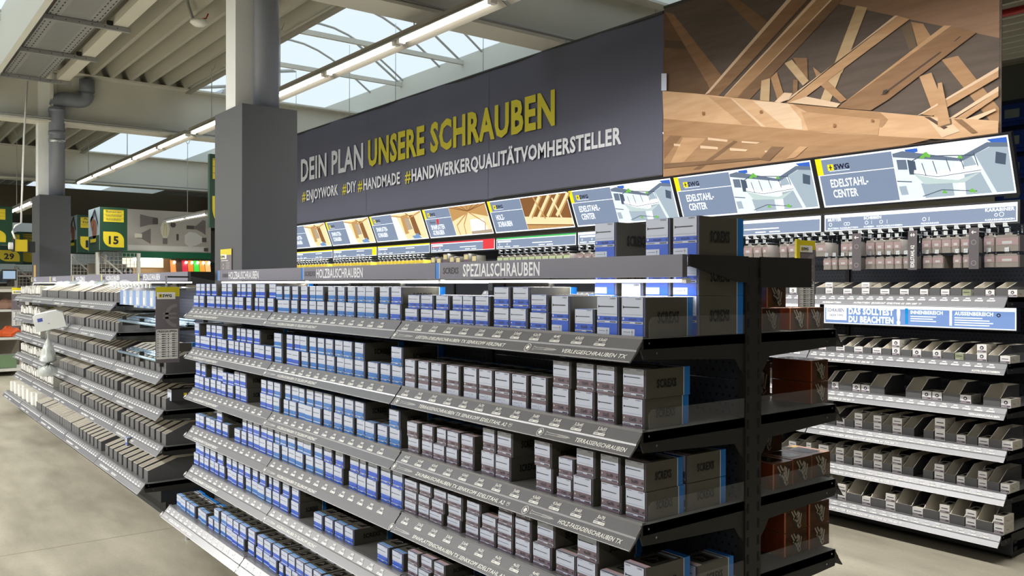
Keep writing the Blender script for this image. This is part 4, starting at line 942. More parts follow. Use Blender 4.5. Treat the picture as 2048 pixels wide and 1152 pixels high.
for r, row in enumerate(PACKS):
    for i, (a, b) in enumerate(row):
        zz = 1.745 if r == 0 else 1.655
        big = (b-a) > 100
        pack(a/1000, 5.20, zz, (b-a)/1000, .105 if r == 0 else .085, 'p', '%s hanging plastic pack, %s along the %s hook row near the upright signs' % ('wide' if big else 'clear', ORD[i], ('upper', 'lower')[r]), 'packs on the %s hook row' % ('upper', 'lower')[r])
        hook((a+b)/2000, zz + (.108 if r == 0 else .088))
x = -2.12
while x > -3.9:
    hook(x, 1.885); x -= .068
for bay, (x0, x1, kind, nm) in enumerate([(-5.75, -4.65, 'p', 'pink'), (-6.95, -5.9, 'g', 'green'), (-9.45, -8.4, 'y', 'yellow'), (-10.7, -9.65, 'y', 'yellow'), (-11.95, -10.9, 'y', 'yellow')]):
    for r in range(2):
        n = 0; x = x0
        while x < x1:
            w = .09 if kind != 'y' else .08
            pack(x, 5.20-.03*r, 1.745 if r == 0 else 1.80, w, .105 if r == 0 else .07, kind, '%s hanging pack, %s from far side, %s row, %s pack bay past the upright signs' % (nm, ORD[n], ('rear', 'front')[r], ORD[bay]), '%s packs above the header, %s bay' % (nm, ORD[bay])) if r == 0 else None
            hook(x+w/2, 1.86 if r == 0 else 1.89); n += 1; x += w + .012
for i, (x, h) in enumerate([(-8.2, .06), (-8.08, .05), (-7.95, .09), (-7.82, .06), (-7.7, .05), (-7.55, .08), (-7.4, .06)]):
    m = MB(); m.box(0, 0, 0, .09, .12, h+.1, CARD, {'y-': LABM}); m.box(.01, -.001, h+.04, .08, 0, h+.09, mat('label_sand', (200, 190, 140), .5))
    o = m.build('small_carton'); o.location = (x, 5.2, 1.70); tag(o, 'small grey carton, %s of the carton row below the sign with red strip' % ORD[i], 'box', 'cartons below the red sign strip')
m = MB(); m.box(-8.3, 5.18, 1.66, -7.2, 5.6, 1.70, BLACK); m.build('shelf', wall)
# vertical category signs
SG = mat('divider_sign_grey', (84, 78, 82), .5)
for i, (a, b) in enumerate(DIV):
    a, b = a/1000, b/1000
    t = MB(); t.box(a, 5.13, 1.645, b, 5.134, 1.885, SG); o = t.build('category_sign')
    tag(o, ['narrow upright grey sign with arrow and ring icon next to the single packs', 'narrow upright grey sign reading EDELSTAHL A2 with a double arrow', 'narrow upright grey sign with arrow beside the wide packs'][i], 'sign')
    q = MB(); P = Plane(q, (a, 5.13, 1.645), (1, 0, 0), (0, 0, 1), .0008); w = b-a
    P.line([(w*.3, .213), (w*.75, .213)], .004, TAGW, 1); P.line([(w*.45, .222), (w*.27, .213), (w*.45, .204)], .0035, TAGW, 1)
    if i == 1:
        P.line([(w*.6, .222), (w*.78, .213), (w*.6, .204)], .0035, TAGW, 1)
        PV = Plane(q, (a+w*.72, 5.13, 1.65), (0, 0, 1), (-1, 0, 0), .0008); PV.text('EDELSTAHL A2', .01, 0, .022, TAGW, w=.135, k=1, bold=.02)
    else:
        for zc in (.155, .035): P.ring(w*.5, zc, .015, mat('sign_icon', (130, 124, 126), .5), 1, .011)
    q.build('lettering', o)
    m = MB(); m.box((a+b)/2-.004, 5.134, 1.86, (a+b)/2+.004, 5.6, 1.868, BLACK); m.build('sign_arm', o)
# illuminated signs ---------------------------------------------------
def em(name, rgb, s=1.0): return mat(name, rgb, .4, emit=s)
FRM = mat('sign_frame_black', (26, 26, 30), .4)
SK = 1.15
EG = em('lit_slate', (132, 148, 174), .95); EW = em('lit_white', (244, 249, 255), 1.35); EY = em('lit_yellow', (250, 228, 20), 1.1); EK = em('lit_ink', (30, 32, 60), .8)
ER = em('lit_red', (226, 50, 60), 1.0); EGN = em('lit_green', (60, 190, 90), 1.0); EP = em('lit_photo_pale', (240, 247, 252), 1.25)
EA = em('lit_roof_grey', (112, 126, 146), .9); EB = em('lit_wall_grey', (172, 188, 200), .95); EBL = em('lit_sky_blue', (60, 110, 210), .9); EWL = em('lit_wall_white', (226, 236, 244), 1.08)
EPL = em('lit_plant', (120, 200, 80), .9); ERL = em('lit_railing', (84, 100, 120), .8); EUN = em('lit_soffit', (196, 214, 212), 1.0)
EC1 = em('lit_timber', (206, 158, 96), .9); EC2 = em('lit_timber_dark', (150, 100, 54), .8); EC3 = em('lit_timber_pale', (244, 220, 170), 1.1); EC4 = em('lit_interior', (188, 170, 150), .9); EC5 = em('lit_floor_blue', (120, 160, 210), .9)
def swg(P, u, v, h, mk, my, k=3):
    P.rect(u, v, u+h*1.0, v+h, my, k); P.line([(u+h*.5, v+h*.1), (u+h*.5, v+h*.9)], h*.18, mk, k+1); P.line([(u+h*.2, v+h*.5), (u+h*.8, v+h*.5)], h*.14, mk, k+1)
    P.text('SWG', u+h*1.1, v+h*.12, h*.76, mk, w=h*2.6, k=k, bold=.045)
    P.line([(u+h*.2, v-h*.12), (u+h*3.7, v-h*.12)], h*.08, my if my is not EY else EW, k)
LA, LB = 1.25, .365
NAMEK = ['balcony picture, nearest to the blue drawers', 'balcony picture, between its two twins', 'balcony picture, beside the timber picture sign', 'sunlit timber beams', 'arched timber hall and red mark', 'attic room, next to the red-marked sign', 'attic room, between its two twins', 'attic room, partly behind the column']
for k in range(8):
    x0 = XR - 1.25*(k+1)
    title = ['EDELSTAHL-', 'CENTER'] if k < 3 else ['HOLZ-', 'SCHRAUBEN'] if k == 3 else ['SPANPLATTEN-', 'SCHRAUBEN'] if k > 4 else ['SPANPLATTEN', '-SCHRAUBEN']
    O = Vector((x0, 5.268, 2.067)); V = Vector((0, -.128, .342)).normalized(); N = Vector((1, 0, 0)).cross(V)
    t = MB()
    c = [(0, 0), (1.25, 0), (1.25, LB), (0, LB)]
    A = [O + Vector((1, 0, 0))*u + V*v for u, v in c]; B_ = [p - N*.03 for p in A]
    t.face(A, FRM); t.face(B_[::-1], FRM)
    for i in range(4): t.face([A[i], B_[i], B_[(i+1) % 4], A[(i+1) % 4]], FRM)
    o = t.build('illuminated_sign'); tag(o, 'tilted backlit sign reading %s with %s' % (' '.join(title).replace('- ', '-').replace(' -', '-').replace('-', '').lower() if False else title[0].strip('-').lower() + ' ' + title[1].strip('-').lower(), NAMEK[k]), 'lit sign', 'backlit signs on the wall rack')
    q = MB(); P = Plane(q, O, (1, 0, 0), V, .0008)
    P.rect(.018, .014, 1.232, LB-.012, EW, 1); P.rect(.03, .026, .55, LB-.022, EG, 2); P.rect(.03, .235, .55, .240, EW, 3)
    P.rect(.018, .238, .062, LB-.012, EY, 3)
    swg(P, .10, .265, .042, EK, EY)
    P.text(title[0], .10, .150 if k != 4 else .112, .052, EW, w=.265 if k < 3 else .13 if k == 3 else .27, k=3, bold=.02)
    P.text(title[1], .105 if k < 3 else .10, .078 if k != 4 else .048, .052, EW, w=.175 if k < 3 else .23, k=3, bold=.02)
    if k == 4: P.text('Farmo', .10, .185, .026, EK, w=.11, k=3, slant=.2); P.poly([(.24, .175), (.27, .165), (.285, .20), (.30, .225), (.27, .232), (.25, .225)], ER, 3)
    q.build('sign_face', o)
    q = MB(); P = Plane(q, O, (1, 0, 0), V, .0008)
    a0, a1, b0, b1 = .555, 1.225, .026, LB-.022; W_, H_ = a1-a0, b1-b0
    f = lambda L: [(a0+W_*p, b0+H_*r) for p, r in L]
    def pg(L, mt, kk): P.poly(f(L), mt, kk)
    if k < 3:
        pg([(0, 0), (1, 0), (1, 1), (0, 1)], EP, 3); pg([(.9, .88), (1, .8), (1, 1), (.84, 1)], EBL, 4); pg([(.14, .9), (.24, .93), (.24, 1), (.12, 1)], EBL, 4)
        pg([(0, 0), (.55, 0), (.55, .72), (0, .92)], EWL, 4); pg([(0, .95), (.1, .98), (.58, .72), (.58, .66), (0, .88)], EA, 5); pg([(.03, .62), (.12, .60), (.12, .80), (.03, .82)], EA, 6); pg([(.13, .5), (.2, .48), (.2, .75), (.13, .8)], ERL, 6)
        pg([(.6, 0), (1, 0), (1, .85), (.86, .86), (.62, .66)], EB, 5); pg([(.56, .7), (.84, .95), (1, .9), (1, .82), (.85, .86), (.6, .64)], EA, 6); pg([(.70, .72), (.73, .74), (.86, 0), (.82, 0)], EWL, 6); pg([(.88, .55), (.96, .5), (.98, .7), (.9, .76)], ERL, 6)
        pg([(.17, .5), (.38, .36), (.76, .42), (.76, .56), (.38, .50), (.18, .58)], EW, 7); pg([(.17, .5), (.38, .36), (.55, .30), (.76, .42), (.6, .24), (.25, .28)], EUN, 6); pg([(.24, 0), (.5, 0), (.5, .28), (.22, .30)], EB, 5)
        for (p, r) in ((.17, .5), (.28, .44), (.38, .46), (.5, .48), (.62, .5), (.74, .53)): P.line(f([(p, r), (p-.02, r+.26)]), .005, ERL, 8)
        P.line(f([(.15, .74), (.26, .84), (.72, .74)]), .006, ERL, 8); P.line(f([(.15, .52), (.38, .40), (.76, .45)]), .004, ERL, 8)
        P.line(f([(.22, .04), (.4, .14), (.7, .06)]), .005, ERL, 8); pg([(0, .4), (.14, .36), (.14, .34), (0, .38)], ERL, 7); pg([(.02, .1), (.09, .1), (.08, .28), (.01, .28)], EB, 7)
        for (p, r, s) in ((.31, .86, .035), (.27, .82, .02), (.6, .74, .02), (.42, .1, .02), (.66, .08, .025)): P.ring(a0+W_*p, b0+H_*r, s*.5, EPL, 9, 0, 5); P.ring(a0+W_*p+s*.45, b0+H_*r-s*.3, s*.35, EPL, 9, 0, 5); P.ring(a0+W_*p-s*.4, b0+H_*r-s*.2, s*.3, EPL, 9, 0, 5)
    elif k == 3:
        pg([(0, 0), (1, 0), (1, 1), (0, 1)], EC2, 3); pg([(0, .18), (1, .05), (1, .25), (0, .42)], EC3, 4); pg([(0, 0), (.8, 0), (1, .02), (0, .15)], EC1, 4)
        for i in range(4): P.line(f([(.1+.2*i, .35), (.45+.2*i, 1)]), .03, EC3, 5); P.line(f([(.16+.2*i, .35), (.5+.2*i, 1)]), .014, EC1, 6)
        P.line(f([(.3, 1), (.45, .3)]), .02, EC1, 5); P.line(f([(.7, .9), (.8, .25)]), .02, EC3, 6)
    elif k == 4:
        pg([(0, 0), (1, 0), (1, 1), (0, 1)], EC3, 3); pg([(0, .5), (.5, .75), (1, .55), (1, 1), (0, 1)], EC1, 4)
        for i in range(7): P.line(f([(.5, .8), (.0+.17*i, 1.0)]), .008, EC2, 5)
        for p, q2 in ((.12, .1), (.28, .3), (.8, .88)): P.line(f([(p, 0), (q2, .35), (.5, .78)]), .014, EC1, 6)
        pg([(.45, .1), (.9, .1), (.85, .5), (.5, .5)], EW, 5); pg([(.45, 0), (1, 0), (1, .12), (.45, .1)], EC4, 6)
    else:
        pg([(0, 0), (1, 0), (1, 1), (0, 1)], EC3, 3); pg([(0, 0), (.3, 0), (.15, .9), (0, 1)], EP, 4); pg([(.3, .2), (.6, .25), (.55, .95), (.3, .9)], EC1, 4); pg([(.42, .3), (.6, .3), (.56, .85), (.42, .8)], EC4, 5)
        pg([(.62, .2), (.8, .1), (.75, .9), (.6, .9)], EC2, 4); pg([(.45, .15), (.62, .12), (.62, .38), (.42, .34)], EC3, 6); pg([(.55, 0), (.8, 0), (.72, .2), (.5, .1)], EC5, 5); P.line(f([(0, .95), (.6, .8), (1, 1)]), .016, EC1, 6); P.line(f([(.5, 1), (.75, .7)]), .012, EC2, 6)
    q.build('picture_print', o)
    # lower strip sign
    t = MB(); t.box(x0+.002, 5.27, 1.905, x0+1.248, 5.33, 2.04, FRM); o = t.build('strip_sign')
    tag(o, 'slim backlit strip under the %s sign, %s' % ('steel centre' if k < 3 else 'wood screw' if k == 3 else 'chipboard screw', NAMEK[k]), 'lit sign', 'slim strip signs on the wall rack')
    q = MB(); P = Plane(q, (x0, 5.27, 1.905), (1, 0, 0), (0, 0, 1), .0008)
    P.rect(.015, .012, 1.235, .123, EW, 1); top = {3: EGN, 4: ER}.get(k, EY if k > 4 else EW)
    P.rect(.022, .018, 1.228, .10, EG, 2); P.rect(.015, .108, 1.235, .123, top, 3)
    if k == 4: P.rect(1.03, .018, 1.228, .108, ER, 3); P.text('Farmo', .05, .06, .022, ER, w=.12, k=3)
    if k == 6: P.rect(1.12, .018, 1.228, .108, EY, 3)
    if k == 0:
        for s, u, w in (('MUTTER', .04, .10), ('SCHEIBEN', .30, .12), ('KARABINER', 1.06, .16)): P.text(s, u, .078, .018, EW, w=w, k=3, bold=.03)
        for s, u, w in (('MUTTERN', .04, .08), ('FLÜGELMUTTERN', .13, .13), ('SCHEIBEN', .30, .07), ('KOTFLÜGELSCHEIBEN', .39, .17), ('FEDERRINGE', .68, .11), ('KARABINERHAKEN', 1.06, .16)): P.text(s, u, .024, .010, EW, w=w, k=3, bold=.02)
        for u in (.06, .17, .19, .32, .42, .70): P.ring(u, .056, .012, EW, 3, .009, 12)
        P.ring(1.12, .056, .010, EW, 3, .007, 10); P.ring(1.15, .058, .014, EW, 3, .011, 12); P.line([(.355, .044), (.355, .068)], .002, EW, 3); P.line([(.46, .044), (.46, .068)], .002, EW, 3); P.line([(.73, .044), (.73, .068)], .003, EW, 3)
    else:
        P.rect(.04, .076, .26, .092, EW, 3); P.rect(.7 if k > 4 else .6, .076 if k > 4 else .052, .9, .086 if k > 4 else .06, EW, 3)
        for u in (.04, .16, .30, .70, .82): P.rect(u, .028, u+.09, .036, EW, 3)
        for u in (.07, .2): P.ring(u, .056, .009, EW, 3, .006, 10)
    q.build('sign_face', o)
# tips strip below the top wall shelf
for k in range(2):
    x0 = XR - 1.25*(k+1)
    t = MB(); t.box(x0+.012, 5.262, 1.287, x0+1.238, 5.31, 1.427, FRM); t.box(x0+.6, 5.31, 1.34, x0+.64, 5.62, 1.37, FRM); o = t.build('strip_sign')
    tag(o, ['slim backlit sign reading DAS SOLLTEST DU BEACHTEN under the top wall shelf', 'slim backlit sign behind the rear rack post and price table'][k], 'lit sign')
    q = MB(); P = Plane(q, (x0, 5.262, 1.287), (1, 0, 0), (0, 0, 1), .0008)
    P.rect(.018, .006, 1.234, .134, EW, 1); P.rect(.026, .012, 1.228, .112, em('lit_info_blue', (128, 160, 216), 1.0), 2)
    P.rect(.035, .03, .185, .125, EW, 3); P.text('SCHRAUBEN', .045, .085, .022, EK, w=.12, k=4); P.text('ODER TIPPS', .06, .055, .013, EK, w=.10, k=4)
    P.text('DAS SOLLTEST', .20, .072, .038, EW, w=.31, k=4, bold=.045); P.text('DU BEACHTEN', .20, .020, .038, EW, w=.31, k=4, bold=.045); P.text('!', .53, .020, .09, EW, w=.025, k=4, bold=.06)
    P.rect(.585, .02, .605, .118, em('lit_cyan', (0, 150, 225), 1), 4); P.rect(.86, .02, .875, .118, EP, 4)
    P.text('INNENBEREICH', .62, .085, .020, EW, w=.2, k=4, bold=.04); P.text('AUSSENBEREICH', .89, .085, .020, EW, w=.22, k=4, bold=.04); P.ring(1.14, .09, .012, EK, 4, .006, 8)
    for u, n in ((.62, 3), (.89, 4)):
        for i in range(n): P.rect(u, .066-.014*i, u+.16-.02*(i % 2)+.06*(u > .8)*(i > 0), .072-.014*i, EW, 4)
    q.build('sign_face', o)
# price table signs ----------------------------------------------------
def price_sign(x, y0, z0, w, h, label, euro=True, yl=mat('swg_yellow', (212, 196, 20), .5)):
    o = MB(); o.box(x-.003, y0, z0, x, y0+w, z0+h, mat('price_sign_grey', (112, 105, 110), .5)); o = o.build('price_sign'); tag(o, label, 'sign')
    q = MB(); P = Plane(q, (x, y0, z0), (0, 1, 0), (0, 0, 1), .0008)
    P.rect(0, h*.875, w, h, yl, 1); P.rect(w*.05, h*.84, w*.82, h*.93, TAGW, 2)
    swg(P, w*.12, h*.863, h*.045, SIGNK, yl, 3)
    E1 = mat('euro_grey', (136, 130, 132), .5); cx, cz, r = w*.88, h*.62, w*.50
    pts = [(cx+r*math.cos(a), cz+r*1.02*math.sin(a)) for a in [math.radians(t) for t in range(88, 273, 12)]]; inn = [(cx+r*.70*math.cos(a), cz+r*.74*math.sin(a)) for a in [math.radians(t) for t in range(88, 273, 12)]]
    for a, b, c, d in zip(pts, pts[1:], inn[1:], inn): P.poly([a, b, c, d], E1, 1)
    P.rect(w*.30, h*.635, w*.88, h*.66, E1, 1); P.rect(w*.30, h*.58, w*.88, h*.605, E1, 1)
    P.rect(w*.03, h*.05, w*.93, h*.44, TAGW, 1); P.text('PREISGRUPPEN', w*.07, h*.40, h*.028, INK, w=w*.82, k=2, bold=.03)
    for i in range(11):
        zz = h*(.37-.029*i)
        if i % 2 == 0: P.rect(w*.05, zz-h*.008, w*.90, zz+h*.018, mat('table_band', (214, 214, 214), .5), 2)
        for u, ww in ((.07, .04), (.25, .13), (.40, .03), (.50, .05), (.68, .13), (.84, .03)): P.rect(w*u, zz, w*(u+ww), zz+h*.011, INK, 3)
    q.build('printed_table', o)
    return o
price_sign(-5.85, 1.585, 1.028, .152, .50, 'hanging yellow-topped price table sign with a large euro mark between the racks')
o = price_sign(-12.25, 1.60, 1.0, .15, .50, 'distant yellow-topped price table sign at the far end of the grey rack')
m = MB(); m.box(-12.26, 1.66, 1.5, -12.24, 1.82, 1.51, BLACK); m.box(-12.26, 1.80, 1.49, -12.12, 1.825, 1.60, BLACK); m.build('sign_arm', o)
o = price_sign(-1.76, 2.645, 1.445, .10, .262, 'narrow price table sign hanging off the rear header near the brown boxes')
m = MB(); m.box(-1.764, 2.425, 1.60, -1.760, 2.70, 1.608, BLACK); m.box(-1.766, 2.63, 1.64, -1.758, 2.65, 1.71, mat('swg_yellow', (212, 196, 20), .5)); m.build('sign_arm', o)
m = MB(); m.box(-5.865, 1.65, 1.527, -5.85, 1.66, 1.60, STEEL); m.box(-5.865, 1.65, 1.59, -5.855, 1.80, 1.60, BLACK); m.build('sign_hanger', bpy.data.objects['price_sign'])
o = MB(); o.box(-5.74, 1.972, 1.62, -5.53, 1.977, 1.78, mat('price_sign_grey', (112, 105, 110), .5)); o = o.build('notice'); tag(o, 'small yellow and grey notice stuck on the near boxed column', 'notice')
q = MB(); P = Plane(q, (-5.74, 1.972, 1.62), (1, 0, 0), (0, 0, 1), .0008); P.rect(0, .12, .21, .16, mat('swg_yellow', (212, 196, 20), .5), 1); P.rect(.01, .095, .12, .125, TAGW, 2); swg(P, .015, .10, .02, SIGNK, mat('swg_yellow', (212, 196, 20), .5), 3)
P.rect(.02, .082, .15, .086, TAGW, 2)
for i in range(5): P.rect(.11, .03+.01*i, .18, .033+.01*i, TAGG, 2)
P.ring(.06, .045, .018, TAGG, 2, .012); q.build('printed_notice', o)
o = MB(); o.box(-13.1, 1.972, 1.62, -12.95, 1.977, 1.80, mat('notice_tan', (180, 150, 96), .5)); tag(o.build('notice'), 'small tan notice on the far boxed column', 'notice')
# ---------------------------------------------------------------- grey-bin rack on the far side of the column
GB = [-12.13, -10.88, -9.63, -8.38, -7.13, -5.88]
g = tag(empty('gondola_rack', (0, 0, 0)), 'black gondola rack full of grey bins left of the boxed column', 'shelf rack')
YS = mat('stripe_yellow', (226, 214, 60), .5)
header(g, GB, 1.80, [[('SWG', -12.02, .05, .02, SIGNK), ('NÄGEL', -11.95, .17, .036, SIGNW)], [('SWG', -10.79, .05, .02, SIGNK), ('NÄGEL', -10.72, .20, .036, SIGNW)], [('SWG', -9.55, .06, .02, SIGNK), ('HOLZBAU', -9.47, .42, .038, SIGNW)],
                 [('SWG', -8.31, .07, .02, SIGNK), ('HOLZBAUSCHRAUBEN', -8.2, .48, .04, SIGNW)], [('SWG', -7.08, .08, .02, SIGNK), ('SPEZIALSCHRAUBEN', -6.99, .46, .042, SIGNW)]], YS)
for x in [GB[0]+.03]+GB[1:]: upright(g, x)
for x in GB:
    m = MB(); m.prism([(1.82, 1.632), (2.10, 1.632), (2.10, 1.555), (2.06, 1.555), (1.82, 1.60)], x-.006, x, BLACK); m.build('header_arm', g); m = MB(); m.prism([(2.424, 1.632), (2.16, 1.632), (2.16, 1.54), (2.424, 1.54)], x-.006, x, BLACK); m.build('header_arm', g)
m = MB(); m.box(GB[0]+.01, 1.822, 1.554, GB[5]-.02, 1.834, 1.563, LED); m.build('led_strip', g)
m = MB(); m.box(GB[0]+.005, 2.105, .12, GB[5]-.03, 2.118, 1.50, PEG); m.box(GB[0]+.005, 2.148, .12, GB[5]-.03, 2.16, 1.50, PEG); m.build('perforated_back_panel', g)
m = MB(); m.box(GB[0]+.004, 1.63, .10, GB[5]-.004, 2.62, .18, BLACKN); m.box(GB[0]+.004, 1.66, 0, GB[5]-.004, 2.60, .10, mat('kick_plate', (18, 18, 19), .6)); m.build('base', g)
ZG = {1: 1.403, 2: 1.166, 3: .945, 4: .704, 5: .465, 6: .235}
for lv, z in ZG.items():
    yf = 1.645 if lv < 6 else 1.53
    for i, (a, b) in enumerate(zip(GB, GB[1:])):
        if i == 4 and lv < 3: continue
        s = shelf(g, a, b, yf, 2.10, z); rail(g, a, b, yf, z, [('HOLZBAUSCHRAUBEN TX', a+.15, a+.42, 0), ('VERZINKT', a+.5, a+.64, 0)], None, .07, far=True)
    s = shelf(g, GB[0], GB[5], 2.575, 2.165, z, brk=1, sgn=1)
GRN = {1: 'top', 2: 'second', 3: 'third', 4: 'fourth', 5: 'fifth', 6: 'bottom'}
SL = mat('slim_box_grey', (160, 158, 150), .5, noise=.08); SLW = mat('slim_box_end', (206, 206, 202), .5)
_SL = {}
def slim(x, y, z, w, h, lab, grp, white=False):
    k = (w, h, white)
    if k not in _SL:
        m = MB(); m.box(0, 0, 0, w, .17, h, mat('white_carton', (232, 228, 218), .6) if white else SL, {'y-': SLW, 'z+': mat('slim_top', (206, 202, 190), .5)})
        if not white: m.box(w*.1, -.0008, h*.1, w*.9, 0, h*.3, CARDD); m.box(-.0005, .14, 0, w+.0005, .1705, h+.0005, YS)
        o = m.build('x'); me = o.data; bpy.data.objects.remove(o); me.name = 'slim_box'; _SL[k] = me
    o = link('slim_nail_box' if not white else 'white_carton', _SL[k]); o.location = (x, y, z); tag(o, lab, 'box', grp)
for lv in range(1, 6):
    x = -12.08; n = 0
    while x < (-10.75 if lv < 4 else -10.0):
        w = random.choice([.035, .04, .045]); h = random.choice([.08, .10, .11, .12]); 
        slim(x, 1.68, ZG[lv]+.001, w, h, 'slim grey nail box, %s from the far end, %s shelf of the grey rack' % (ORD[n], GRN[lv]), 'slim nail boxes on the %s shelf' % GRN[lv]); n += 1; x += w + random.choice([.004, .02, .035])
x = -12.05; n = 0
while x < -10.3:
    slim(x, 1.56+.02*(n % 2), ZG[6]+.001, .12, [.12, .09, .14][n % 3], 'white carton, %s from the far end, bottom shelf of the grey rack' % ORD[n], 'white cartons on the bottom shelf', True); n += 1; x += .15
for lv in range(1, 7):
    x = {1: -10.6, 2: -10.5, 3: -10.4, 4: -9.6, 5: -9.6, 6: -10.2}[lv]; n = 0; end = -7.20 if lv < 3 else -5.93
    while x < end-.09:
        w = .092; gap = .006 if random.random() < .75 else .02
        if x > -8.2: gap = .045
        elif random.random() < .12: gap = .05
        hf = .075; h = .140
        for s_ in GB:
            if x < s_+.004 and x+w > s_-.008: x = s_+.005
        put_bin(x, 1.675 if lv < 6 else 1.56, ZG[lv]+.001, w, .41 if lv < 6 else .50, h, hf, 'dark open bin, %s from the far end, %s shelf of the grey rack' % (ORD[n], GRN[lv]), 'bins on the %s shelf of the grey rack' % GRN[lv], name='grey_bin'); n += 1; x += w + gap
# blue-labelled boxes and a yellow-ended carton among the bins
for i, (x, lv, s) in enumerate([(-6.62, 6, 1), (-6.95, 5, 1), (-6.80, 5, 1), (-6.66, 5, 1), (-7.3, 4, 1), (-6.02, 3, 1)]):
    screw_box('b', x, (1.60 if lv < 6 else 1.50)+.085, ZG[lv]+.142, .05, .058, .2, None, 'blue screw box among the grey bins, %s counted upwards, %s shelf' % (ORD[i], GRN[lv]), 'blue screw boxes among the grey bins', False, False)
m = MB(); m.box(0, 0, 0, .09, .30, .075, CARDD, {'y-': LABW}); m.box(-.001, .24, -.001, .091, .27, .076, mat('tape_bright_yellow', (236, 210, 20), .5)); P = Plane(m, (.09, 0, 0), (0, 1, 0), (0, 0, 1), .001); P.rect(.08, .03, .10, .05, mat('swg_yellow', (212, 196, 20), .5), 1); P.text('SWG', .105, .032, .016, TAGG, w=.06, k=1)
o = m.build('dark_carton'); o.location = (-5.99, 1.70, .765); tag(o, 'long dark carton with a yellow end band at the end of the fourth shelf', 'box')
# bags heaped on the upper bins
BAG = mat('crinkled_plastic', (216, 220, 222), .2, spec=.8, noise=.2, nscale=30, alpha=.8); SCR = mat('bagged_screws', (196, 206, 210), .3, metal=.4, noise=.3, nscale=90)
def lump(name, x, y, z, sx, sy, sz, mt, lab, cat, grp, seed, n=9):
    rnd = random.Random(seed); m = MB(); vs = []; fs = []
    for j in range(6):
        a = math.pi*.5*j/5
        for i in range(n):
            b = 2*math.pi*i/n; k = 1+.28*(rnd.random()-.5)
            vs.append((sx*math.cos(b)*math.cos(a)*k, sy*math.sin(b)*math.cos(a)*k, sz*math.sin(a)*(1+.35*(rnd.random()-.5))))
    for j in range(5):
        for i in range(n): fs.append((j*n+i, j*n+(i+1) % n, (j+1)*n+(i+1) % n, (j+1)*n+i))
    m.raw(vs, fs, mt); m.face([vs[i] for i in range(n-1, -1, -1)], mt); o = m.build(name); o.location = (x, y, z); return tag(o, lab, cat, grp)
n = 0
for lv, xs in {1: [-10.2, -9.85, -9.5, -9.1, -8.7, -8.3, -7.9, -7.5], 2: [-10.1, -9.8, -9.4, -9.0, -8.5, -8.1, -7.7, -7.35], 3: [-9.8, -9.4, -8.9, -8.3, -7.8], 4: [-8.5, -8.2], 5: [-9.0, -8.8, -6.2], 6: [-8.4, -7.9]}.items():
    for i, x in enumerate(xs):
        lump('plastic_bag', x, 1.86, ZG[lv]+.142, .17, .13, .04, BAG if (i+lv) % 3 else SCR, 'clear crinkled hardware bag, %s from the far end, on the %s shelf' % (ORD[i], GRN[lv]), 'bag', 'bags heaped on the %s shelf' % GRN[lv], n); n += 1
# hanging bag and white device in front
rnd = random.Random(3); m = MB(); pts = []
BG2 = mat('hanging_bag_plastic', (196, 204, 200), .15, spec=.9, noise=.25, nscale=16, bump=.8, alpha=.62)
m.tube([(.03, 0, .09), (.01, 0, .04), (0, 0, 0), (.0, 0, -.03), (-.005, 0, -.08), (-.01, 0, -.14), (-.02, 0, -.21), (-.02, 0, -.28), (-.02, 0, -.345), (-.02, 0, -.36)], [.03, .02, .012, .03, .06, .085, .105, .118, .115, .07], BG2, 14)
o = m.build('plastic_bag', None, True); o.location = (-9.0, 1.475, 1.04); o.scale = (.7, .72, 1); tag(o, 'clear plastic bag knotted and hanging from the second price rail of the grey rack', 'bag')
m = MB(); m.prism([(0, 0), (.30, 0), (.30, .16), (.24, .20), (.03, .20), (0, .17)], -.03, .04, mat('device_white', (218, 222, 222), .5), axis='y'); P = Plane(m, (0, -.03, 0), (1, 0, 0), (0, 0, 1), .001); P.rect(.04, .11, .09, .15, mat('device_blue', (70, 90, 170), .5), 1); P.rect(.13, .07, .15, .075, INK, 1)
o = m.build('white_device'); o.location = (-8.95, 1.37, 1.10); o.rotation_euler = (.12, -.22, 1.35); o.scale = (.84, 1, .82); tag(o, 'white tilted device with a small blue square clipped to the second rail', 'white device')
m = MB(); m.tube([(.02, .05, .02), (.1, .12, .12)], .006, BLACK, 6); m.build('clip_arm', o)
# hook bay: bagged bolts and threaded rods
RODB = mat('rod_blue_zinc', (150, 176, 196), .25, metal=.7)
PB = mat('bag_blue_tint', (150, 176, 222), .2, spec=.8, alpha=.75); PC = mat('bag_clear_tint', (214, 222, 226), .2, spec=.8, alpha=.75)
m = MB(); m.box(-.035, -.003, -.11, .035, .012, -.0, PB); b1 = m.build('x'); b1m = b1.data; bpy.data.objects.remove(b1)
m = MB(); m.box(-.035, -.003, -.11, .035, .012, -.0, PC); m.box(-.02, -.004, -.1, .02, -.003, -.05, SLW); b2 = m.build('x'); b2m = b2.data; bpy.data.objects.remove(b2)
for r in range(2):
    for i in range(12):
        x = -7.05 + .092*i; y = 1.66 + .1*r
        o = link('bolt_bag', (b1m, b2m)[(i+r) % 2]); o.location = (x, y, 1.50-.025*r); tag(o, '%s hanging bolt bag, %s from the far end of the %s hook row' % (('blue', 'clear')[(i+r) % 2], ORD[i], ('front', 'rear')[r]), 'bag', 'bolt bags on the hook bay, %s row' % ('front', 'rear')[r])
        if r == 0:
            m = MB(); m.tube([(x, 1.60, 1.535), (x, 2.10, 1.51)], .003, STEEL, 5); m.tube([(x, 1.60, 1.52), (x, 1.60, 1.55)], .008, TAGW, 6); m.build('hook', g)
